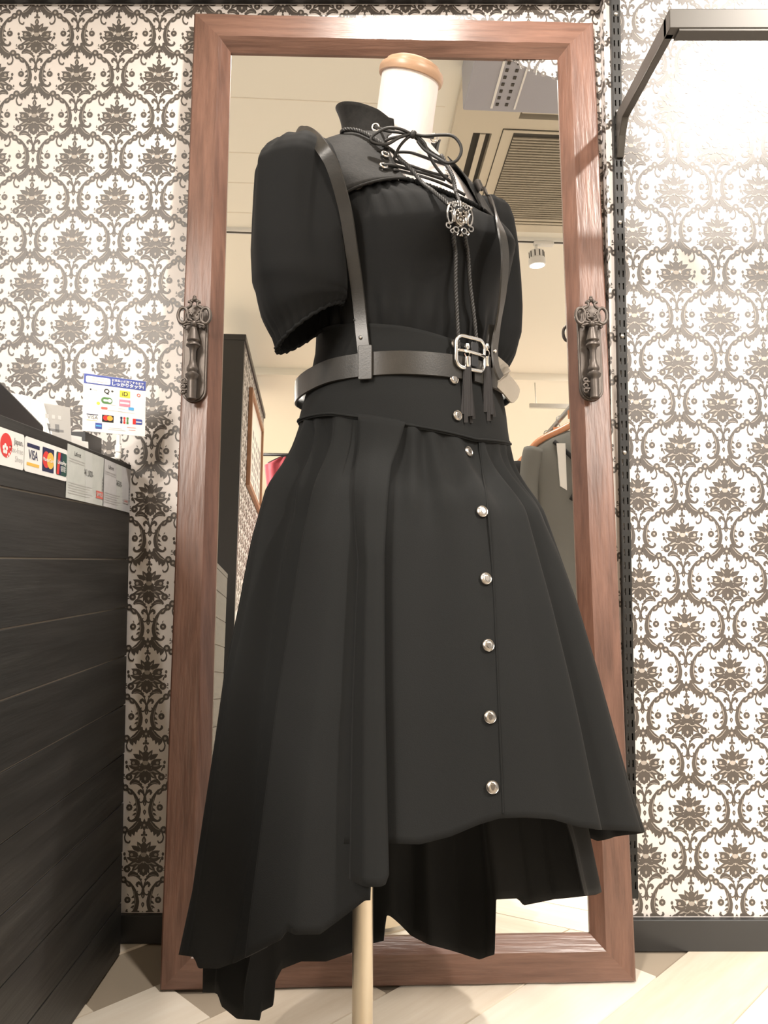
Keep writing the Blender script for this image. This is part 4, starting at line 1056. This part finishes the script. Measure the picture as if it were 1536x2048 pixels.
# ================================================================= BOLO CORD WITH PENDANT
bolo = thing('bolo_tie', tuple(atY(906, 437, .93)), 'braided black bolo cord with pierced silver pendant and two tassels', 'necklace')
pc, pn = hit(907, 438, T_BODY, .0120); pn = Vector((pn.x, pn.y, pn.z * .4)).normalized()
bu2 = Vector((-pn.y, pn.x, 0)).normalized(); bu2 = bu2 if bu2.x > 0 else -bu2; bz2 = pn.cross(bu2).normalized()
if bz2.z < 0: bz2 = -bz2
rot = math.radians(4)
def Pf(u, v, d=0):
    uu = u * math.cos(rot) - v * math.sin(rot); vv = u * math.sin(rot) + v * math.cos(rot)
    return tuple(pc + bu2 * uu + bz2 * vv * .84 + pn * d)
def braid(path, r, name, n=150):
    P = smooth_path(path, n); mb = MB()
    P = [Vector(p) for p in P]; acc = 0; strands = [[], [], []]
    for i, p in enumerate(P):
        if i: acc += (p - P[i - 1]).length
        t = P[min(i + 1, len(P) - 1)] - P[max(i - 1, 0)]; t.normalize(); u = t.cross(Vector((0.3, -1, .1))).normalized(); w = t.cross(u)
        for k in range(3):
            a = acc / .0125 * 2 * PI + 2 * PI * k / 3; strands[k].append(p + (u * math.cos(a) + w * math.sin(a)) * r * .5)
    for sN in strands: mb.tube(sN, r * .62, 6)
    return mb.build(name, 'cord', bolo, smooth=True)
collar_arc = [np.array(loc(0.072 * math.sin(math.radians(a)), -.070 * math.cos(math.radians(a)) + .028, 1.322 - .030 * math.cos(math.radians(a)) * .5)) for a in (110, 145, 180, 215, 245)]
left_n = px_path([(684, 263), (712, 268), (740, 280), (764, 296), (785, 310)], T_BODY, .0045)
braid(collar_arc + left_n + px_path([(800, 318, .968), (820, 336, .960), (845, 366, .945)]) + px_path([(866, 392)], T_BODY, .006) + [np.array(Pf(-.010, .014, -.001)), np.array(Pf(-.006, .006, -.002))], .0026, 'cord', 260)
braid([np.array(loc(.076 * math.sin(math.radians(a)), -.073 * math.cos(math.radians(a)) + .028, 1.318)) for a in (100, 75)] + px_path([(882, 312, 1.0), (893, 330, .985), (905, 352, .965), (911, 380, .955)]) + [np.array(Pf(.003, .016, 0)), np.array(Pf(.003, .006, -.002))], .0026, 'cord', 110)
def hang(top, bot):
    T = px_path(top, T_BODY, .004); y0 = T[-1][1]; e = hit(bot[-1][0], bot[-1][1], T_BODY, .016)[0]
    ya = top[-1][1]; yb = bot[-1][1]
    return T + [np.array(atY(x, y, y0 + (e.y - y0) * (y - ya) / (yb - ya))) for x, y in bot]
c1 = hang([(903, 462), (905, 486), (907, 510)], [(911, 570), (914, 630), (917, 698)])
c2 = hang([(923, 462), (927, 486), (931, 512)], [(940, 570), (948, 635), (954, 698)])
braid(c1, .0026, 'cord', 130); braid(c2, .0026, 'cord', 130)
mb = MB()
def curl(pts, r=.0011, n=26): mb.tube(smooth_path([Pf(*p) for p in pts], n), r, 6)
for s in (-1, 1):
    curl([(s * .006, .017, .002), (s * .013, .018, .002), (s * .0165, .010, .0025), (s * .0175, .000, .0025), (s * .0145, -.009, .0025), (s * .0105, -.006, .003), (s * .0115, .003, .003), (s * .0135, .007, .003)], .00145)
    curl([(s * .0165, .012, .002), (s * .0125, .0125, .003), (s * .0115, .008, .003), (s * .0150, .006, .003)], .0012)
    curl([(s * .003, .020, .002), (s * .009, .0195, .0025), (s * .0105, .0155, .0025), (s * .0075, .0135, .0025), (s * .0065, .0165, .0025)], .0012)
    curl([(s * .0135, -.010, .002), (s * .0180, -.010, .002), (s * .0185, -.0145, .002), (s * .0145, -.0160, .002), (s * .0125, -.0125, .002)], .0012)
    curl([(s * .0020, -.014, .002), (s * .0070, -.0135, .0025), (s * .0090, -.0175, .0025), (s * .0055, -.0210, .0025), (s * .0020, -.0180, .0025), (s * .003, -.015, .0025)], .0013)
    curl([(s * .0095, -.016, .002), (s * .0130, -.0190, .002), (s * .0110, -.0220, .002), (s * .0085, -.020, .002)], .0012)
    curl([(s * .002, -.021, .002), (s * .004, -.0245, .002)], .0011, 4)
    for q in range(3): curl([(s * (.0015 + q * .003), .016, .002), (s * (.002 + q * .0036), .0235 - q * .0012, .001)], .0009, 4)
    curl([(s * .008, .010, .003), (s * .0095, .002, .0035), (s * .008, -.007, .003)], .0013)
    mb.lathe([(.0003, -.0016), (.0015, -.0008), (.0016, 0), (.0011, .0012), (.0003, .0016)], Pf(s * .0165, .0165, .002), tuple(pn), 8)
mb.tube([Pf(.0075 * math.cos(a), .001 + .0105 * math.sin(a), .0035) for a in [2 * PI * k / 26 for k in range(26)]], .0013, 6, True)
mb.tube([Pf(.0040 * math.cos(a), -.003 + .0050 * math.sin(a), .0045) for a in [2 * PI * k / 18 for k in range(18)]], .0012, 6, True)
for (u, v, r) in ((0, -.003, .0026), (0, .006, .0028), (-.003, .0085, .0018), (.003, .0085, .0018), (-.0045, .003, .0016), (.0045, .003, .0016), (0, .0115, .0016), (0, -.0115, .0018), (0, -.0245, .0013)):
    mb.lathe([(r, -.001), (r * .85, .0008), (r * .5, .0016), (.0002, .002)], Pf(u, v, .0035), tuple(pn), 10)
mb.build('pendant', 'pewter', bolo, smooth=True, sharp=60)
MB().prism(circ(.0085, 0, .000, 20, .0125), Pf, -.001, .0018).build('pendant_plate', 'pewter_dark', bolo)
def tassel(px, py, lean, nstrip):
    p, n = hit(px, py, T_BODY, .015)
    if px > 940: p = p + Vector((0, 0, 0))
    mb = MB(); mb.lathe([(.0003, .0042), (.0026, .0034), (.0036, 0), (.0026, -.0034), (.0003, -.0042)], tuple(p), (0, 0, 1), 12)
    q = p + Vector((0, 0, -.0085)); mb.tube([tuple(q + Vector((math.cos(a) * .0030, 0, math.sin(a) * .0042))) for a in [2 * PI * k / 14 for k in range(14)]], .0009, 6, True)
    mb.lathe([(.0030, -.0125), (.0046, -.0135), (.0046, -.0255), (.0042, -.0262)], tuple(p), (0, 0, 1), 16)
    tcap = mb.build('tassel_cap', 'chrome', bolo, smooth=True, sharp=40)
    for k in range(nstrip):
        a = 2 * PI * k / nstrip; L = .066 + .006 * math.sin(k * 2.3); sp = .0032 + .0042 * abs(math.cos(a)); mb = MB()
        bot = Vector((math.cos(a) * sp + lean, math.sin(a) * sp * .8, -.024 - L))
        pts = [tuple(p + Vector((math.cos(a) * .0026, math.sin(a) * .0026, -.024))), tuple(p + Vector((math.cos(a) * .0040 + lean * .35, math.sin(a) * .0038, -.024 - L * .45))), tuple(p + bot)]
        nv = (math.cos(a) * .5, -1, 0); mb.ribbon(pts, [nv] * 3, [(1, .3 * math.sin(a), 0)] * 3, .0044, .0008); mb.build('tassel_strip', 'tassel', tcap)
tassel(918, 702, 0.0, 9); tassel(955, 700, .001, 8)

# ================================================================= THE SHOP BEHIND THE CAMERA (seen in the mirror)
# ceiling cassette air conditioner
ac = thing('ceiling_air_conditioner', (.79, .235, 2.57), 'cream four-way ceiling cassette air conditioner with slatted grille', 'air conditioner')
AX0, AX1, AY0, AY1, AZ = .338, 1.238, -.205, .690, 2.568
OUT = [(.420, .492, .03, .44, 'y'), (.575, 1.00, .525, .605, 'x'), (1.085, 1.157, .03, .44, 'y'), (.575, 1.00, -.150, -.118, 'x')]
gx = sorted({AX0, AX1} | {v for o_ in OUT for v in o_[:2]}); gy = sorted({AY0, AY1} | {v for o_ in OUT for v in o_[2:4]})
def solid_cell(a, b):
    if not (0 <= a < len(gx) - 1 and 0 <= b < len(gy) - 1): return False
    cx_, cy_ = (gx[a] + gx[a + 1]) / 2, (gy[b] + gy[b + 1]) / 2
    return not any(x0 < cx_ < x1 and y0 < cy_ < y1 for x0, x1, y0, y1, _ in OUT)
vid, V_, F_ = {}, [], []
def vx(a, b, z):
    if (a, b, z) not in vid: vid[(a, b, z)] = len(V_); V_.append((gx[a], gy[b], z))
    return vid[(a, b, z)]
for a in range(len(gx) - 1):
    for b in range(len(gy) - 1):
        if not solid_cell(a, b): continue
        F_.append((vx(a, b, AZ), vx(a, b + 1, AZ), vx(a + 1, b + 1, AZ), vx(a + 1, b, AZ)))
        for da, db, p, q in ((-1, 0, (a, b), (a, b + 1)), (1, 0, (a + 1, b), (a + 1, b + 1)), (0, -1, (a, b), (a + 1, b)), (0, 1, (a, b + 1), (a + 1, b + 1))):
            if not solid_cell(a + da, b + db): F_.append((vx(*p, AZ), vx(*q, AZ), vx(*q, CEIL), vx(*p, CEIL)))
MB().add(V_, F_).build('panel', 'ac_plastic', ac)
def louvre(x0, x1, y0, y1, along):
    mb = MB(); mb.box((x0, y0, CEIL - .004), (x1, y1, CEIL - .001)); o = mb.build('air_outlet', 'ac_dark', ac)   # foam slab; its dark colour stands in for the deep outlet's shade
    if along == 'y': a = (x0 + (x1 - x0) * .38, y0 + .005, AZ - .002); b = (x0 + (x1 - x0) * .68, y1 - .005, AZ + .003)
    else: a = (x0 + .005, y0 + (y1 - y0) * .38, AZ - .002); b = (x1 - .005, y0 + (y1 - y0) * .68, AZ + .003)
    MB().box(a, b).build('louvre_blade', 'ac_plastic', o, bevel=.001)
for o_ in OUT: louvre(*o_)
MB().box((.528, -.11, AZ - .001), (1.05, .47, AZ + .002)).build('grille_frame', 'ac_dark', ac)
MB().box((.531, -.107, AZ - .006), (1.047, .467, AZ - .0005)).build('grille_door', 'ac_plastic', ac, bevel=.002)
gm = None
for k in range(34):
    y = -.085 + .0157 * k
    if gm is None:
        m_ = MB(); m_.box((.575, -.0035, -.004), (1.005, .0035, .004)); gm = m_.build('grille_slat', 'ac_grille', ac).data; o = bpy.data.objects['grille_slat']
        o.location = (0, y, 0)
        me0 = gm
    else:
        o = link(bpy.data.objects.new('grille_slat', gm)); o.parent = ac; o.location = (0, y, 0)
# the slat mesh was built in world space minus the root: lift it to the grille plane
for v in gm.vertices: v.co.z += AZ - .009; v.co.y += 0.0
for o in list(ac.children):
    if o.name.startswith('grille_slat'): pass
MB().box((.572, -.098, AZ - .0072), (1.008, .455, AZ - .0058)).build('grille_shade_pan', 'ac_dark', ac)  # dark sheet behind the slats, painting the shade in their gaps
# grey duct near the wall above the mirror
dk = thing('cable_duct', (.8, .86, 2.46), 'grey steel duct with perforated strip hanging at the ceiling', 'duct')
MB().box((.33, .72, 2.43), (1.42, 1.30, 2.599)).build('duct_body', 'duct_grey', dk, bevel=.004)
mb = MB(); mb.box((.420, .74, 2.425), (.428, 1.05, 2.431)); mb.box((.50, .74, 2.425), (.506, 1.05, 2.431)); mb.build('perforated_strip', 'lamp_white', dk)
for k in range(10):
    for x in (.436, .468): MB().box((x, .75 + k * .03, 2.4275), (x + .010, .762 + k * .03, 2.4305)).build('perforation', 'ac_dark', dk)
# lighting track and spotlights
trk = thing('lighting_track', (0, -.312, CEIL), 'thin pale lighting track along the ceiling behind the camera', 'track')
MB().box((-2.4, -.328, CEIL - .016), (2.6, -.296, CEIL)).build('track_rail', 'lamp_white', trk)
MB().box((-2.4, -.318, CEIL - .0175), (2.6, -.306, CEIL - .0155)).build('track_slot', 'ac_dark', trk)
def spot(x, y, aim, watts, cone, label, on=True):
    z = CEIL - .075
    t = thing('track_spotlight', (x, y, CEIL), label, 'spotlight')
    MB().box((x - .012, y - .014, CEIL - .034), (x + .085, y + .014, CEIL - .016)).build('adapter', 'lamp_white', t, bevel=.004)
    MB().tube([(x, y, CEIL - .030), (x, y, z + .004)], .007, 10).build('stem', 'lamp_white', t, smooth=True)
    d = (Vector(aim) - Vector((x, y, z))).normalized()
    hd = MB().lathe([(.030, -.030), (.034, -.028), (.034, .006), (.040, .010), (.040, .040), (.036, .042)], (x, y, z - .02), tuple(d), 24)
    h = hd.build('lamp_head', 'lamp_white', t, smooth=True, sharp=40)
    mb = MB(); u = d.orthogonal().normalized(); w = d.cross(u)
    for k in range(10):
        a = 2 * PI * k / 10; q = Vector((x, y, z - .02)) + (u * math.cos(a) + w * math.sin(a)) * .0345
        mb.tube([tuple(q - d * .024), tuple(q + d * .004)], .0028, 5)
    mb.build('cooling_fins', 'ac_dark', h)
    MB().lathe([(.0002, .0422), (.034, .0422), (.034, .0432)], (x, y, z - .02), tuple(d), 24).build('lens', 'lamp_glow', h)
    pos = Vector((x, y, z - .02)) + d * .055
    beam('spot_beam', tuple(pos), tuple(pos + d), watts, cone, t, (x, y, CEIL))
    return t
spot(0.858, -0.312, (0.95, -0.60, 0.50), 20, 60, 'white track spotlight beyond the air conditioner')

# partition with picture, seen at the left of the mirror
part = struct(MB().box((-.735, -2.40, 0), (-.603, -1.12, 2.40)).build('wall_partition', 'wallpaper'))
MB().box((-.737, -1.12, 0), (-.600, -1.085, 2.40)).build('end_post', 'black_trim', part, bevel=.002)
MB().box((-.740, -2.40, 2.40), (-.592, -1.083, 2.435)).build('top_cap', 'black_trim', part, bevel=.002)
print_wall(part, -2.40, -1.12, .9, 2.40, lambda u, z, d: (-.603 + d, u, z), -1.5, 1.5)
pic = thing('framed_poster', (-.60, -1.80, 1.65), 'wood-framed printed poster hanging on the wallpapered partition', 'picture')
pxf = lambda u, v, d=0: (-.602 + d, -1.80 + u, 1.95 + v)
pw2, ph2 = .78, .60
for (a, b, c, d) in ((-pw2 / 2, -ph2 / 2, pw2 / 2, -ph2 / 2 + .03), (-pw2 / 2, ph2 / 2 - .03, pw2 / 2, ph2 / 2), (-pw2 / 2, -ph2 / 2 + .03, -pw2 / 2 + .03, ph2 / 2 - .03), (pw2 / 2 - .03, -ph2 / 2 + .03, pw2 / 2, ph2 / 2 - .03)):
    mb = MB(); mb.prism([(a, b), (c, b), (c, d), (a, d)], pxf, 0, .022); mb.build('frame_bar', 'frame_oak', pic)
mb = MB(); mb.prism(rect(pw2 - .06, ph2 - .06, 0, 0), pxf, .002, .008); mb.build('print', 'picture_print', pic)
for r in range(5):
    for c in range(6):
        random.seed(r * 9 + c); mb = MB(); mb.prism(rect(.05 + .02 * random.random(), .035 + .02 * random.random(), -.29 + c * .11, -.2 + r * .07), pxf, .008, .0086); mb.build('printed_figure', 'picture_ink', pic)
# dark bins behind the counter end
for (x0, x1, y0, y1, h, lb) in ((-.92, -.585, -.62, -.45, 1.025, 'tall black cabinet with chamfered corner behind the counter'), (-.90, -.560, -.36, -.22, .895, 'lower black cabinet with chamfered corner beside the counter end')):
    t = thing('stock_cabinet', ((x0 + x1) / 2, (y0 + y1) / 2, 0), lb, 'cabinet')
    mb = MB(); mb.prism([(x0, 0), (x1, 0), (x1, h - .022), (x1 - .022, h), (x0, h)], lambda u, v, d: (u, d, v), y0, y1); mb.build('cabinet_body', 'rack_paint' if h < 1 else 'black_trim', t, bevel=.003)
    MB().box((x0 + .03, y1, .06), (x1 - .035, y1 + .006, h - .06)).build('cabinet_door', 'black_trim', t, bevel=.002)
# clothes rail with garments, right side of the mirror
rail = thing('clothes_rail', (1.02, -1.2, 0), 'steel clothes rail with wooden hangers behind the camera', 'clothes rail')
MB().tube([(1.02, -2.2, 1.80), (1.02, -.25, 1.80)], .012, 12).build('rail_tube', 'steel', rail, smooth=True)
for y in (-2.2, -.25): MB().tube([(1.02, y, .012), (1.02, y, 1.80)], .012, 12).build('rail_leg', 'steel', rail, smooth=True)
for y in (-2.2, -.25): MB().box((.80, y - .02, 0), (1.24, y + .02, .02)).build('rail_foot', 'steel', rail)
glabel = ['grey jacket with white lapel band on orange-brown hanger', 'black jacket hanging behind the grey jacket', 'dark grey coat hanging mid-rail', 'dark red blouse on wooden hanger on the rail', 'black coat hanging near the far end of the rail', 'grey top at the far end of the rail']
for k, (gy, m, hz) in enumerate(((-.38, 'garment_grey', 0), (-.62, 'garment_black', .0), (-.85, 'garment_grey', .0), (-1.15, 'garment_red', 0), (-1.5, 'garment_black', 0), (-1.85, 'garment_grey', 0))):
    t = thing('hanging_garment', (1.02, gy, 1.0), glabel[k], 'garment', 'garments on the clothes rail')
    cx = 1.02
    mb = MB(); hp = smooth_path([(cx - .215, gy, 1.575), (cx - .17, gy, 1.615), (cx - .08, gy, 1.660), (cx, gy, 1.695), (cx + .08, gy, 1.660), (cx + .17, gy, 1.615), (cx + .215, gy, 1.575)], 30)
    mb.tube(hp, [.013 + .004 * math.sin(PI * i / (len(hp) - 1)) for i in range(len(hp))], 10); h = mb.build('hanger', 'hanger_wood', t, smooth=True)
    MB().tube(smooth_path([(cx, gy, 1.70), (cx, gy, 1.765), (cx - .016, gy, 1.790), (cx - .014, gy, 1.812), (cx, gy, 1.820), (cx + .016, gy, 1.812)], 20), .0025, 6).build('hanger_hook', 'steel', h, smooth=True)
    if k in (0, 1, 3): MB().box((cx - .04, gy + .015, 1.715), (cx + .01, gy + .020, 1.755)).build('size_tag', 'hanger_wood', t)
    rows = []
    for i in range(24):
        v = i / 23; z = 1.66 - v * .95; hw = np.interp(v, [0, .03, .10, .3, 1], [.05, .12, .215, .20, .25]); dp = np.interp(v, [0, .06, .2, 1], [.015, .035, .05, .06])
        zz = z
        rows.append([(cx + hw * math.cos(a), gy + dp * math.sin(a) * (1 + .25 * math.sin(7 * a + k) * v), zz) for a in [2 * PI * j / 40 for j in range(40)]])
    mb = MB(); mb.grid(rows, True); mb.build('garment_body', m, t, smooth=True)
    for s in (-1, 1):
        sl = smooth_path([(cx + s * .205, gy, 1.57), (cx + s * .235, gy, 1.40), (cx + s * .25, gy + .01, 1.15), (cx + s * .245, gy + .01, 1.0)], 16); MB().tube(sl, [.045 + .012 * math.sin(i) * .2 for i in range(len(sl))], 14).build('sleeve', m, t, smooth=True)
    if k == 0:
        mb = MB(); mb.prism([(-.11, .0), (-.07, .0), (-.075, -.22), (-.105, -.20)], lambda u, v, d: (cx + u, gy + d, 1.585 + v), .046, .052); mb.build('white_lapel', 'paper', t)
        mb = MB(); mb.tube(smooth_path([(cx - .115, gy + .03, 1.60), (cx - .03, gy + .052, 1.50), (cx - .02, gy + .056, 1.40), (cx - .06, gy + .056, 1.32)], 16), .010, 8); mb.build('dark_trim', 'garment_black', t, smooth=True)
# red garment past the partition, hanging sign, far rail
rr_ = thing('red_dress', (-.46, -2.75, 1.0), 'red dress hanging high beyond the partition', 'dress')
rows = []
for i in range(20):
    v = i / 19; z = 2.20 - v * .95; hw = np.interp(v, [0, .05, .3, 1], [.06, .16, .13, .24]); rows.append([(-.46 + hw * math.cos(a), -2.75 + .06 * math.sin(a) * (1 + .3 * math.sin(9 * a)), z) for a in [2 * PI * j / 36 for j in range(36)]])
mb = MB(); mb.grid(rows, True); mb.build('dress_body', 'garment_red', rr_, smooth=True)
MB().tube(smooth_path([(-.60, -2.75, 2.16), (-.46, -2.75, 2.22), (-.32, -2.75, 2.16)], 12), .010, 8).build('hanger', 'device_black', rr_, smooth=True)
hr = thing('wall_rail', (-.4, -2.75, 2.24), 'black hanging rail carrying the red dress', 'rail')
MB().tube([(-.75, -2.75, 2.235), (.05, -2.75, 2.235)], .012, 10).build('rail_tube', 'device_black', hr, smooth=True)
for x in (-.74, .04): MB().tube([(x, -2.75, 2.235), (x, -2.75, CEIL)], .008, 8).build('rail_drop', 'device_black', hr, smooth=True)
hs = thing('hanging_sign', (1.35, -2.0, 2.4), 'grey sign bar hung on thin rod from the ceiling', 'sign')
MB().box((1.245, -2.02, 2.375), (1.60, -2.0, 2.405)).build('sign_bar', 'steel', hs)
for x in (1.29, 1.55): MB().tube([(x, -2.01, 2.40), (x, -2.01, CEIL)], .004, 6).build('sign_rod', 'steel', hs)
# ceiling board joints
for k, y in enumerate((.532, .230, .037, -.179)):
    MB().box((-2.5, y - .002, CEIL - .0012), (.30, y + .002, CEIL - .0002)).build('board_joint', 'shop_wall', CEILING)
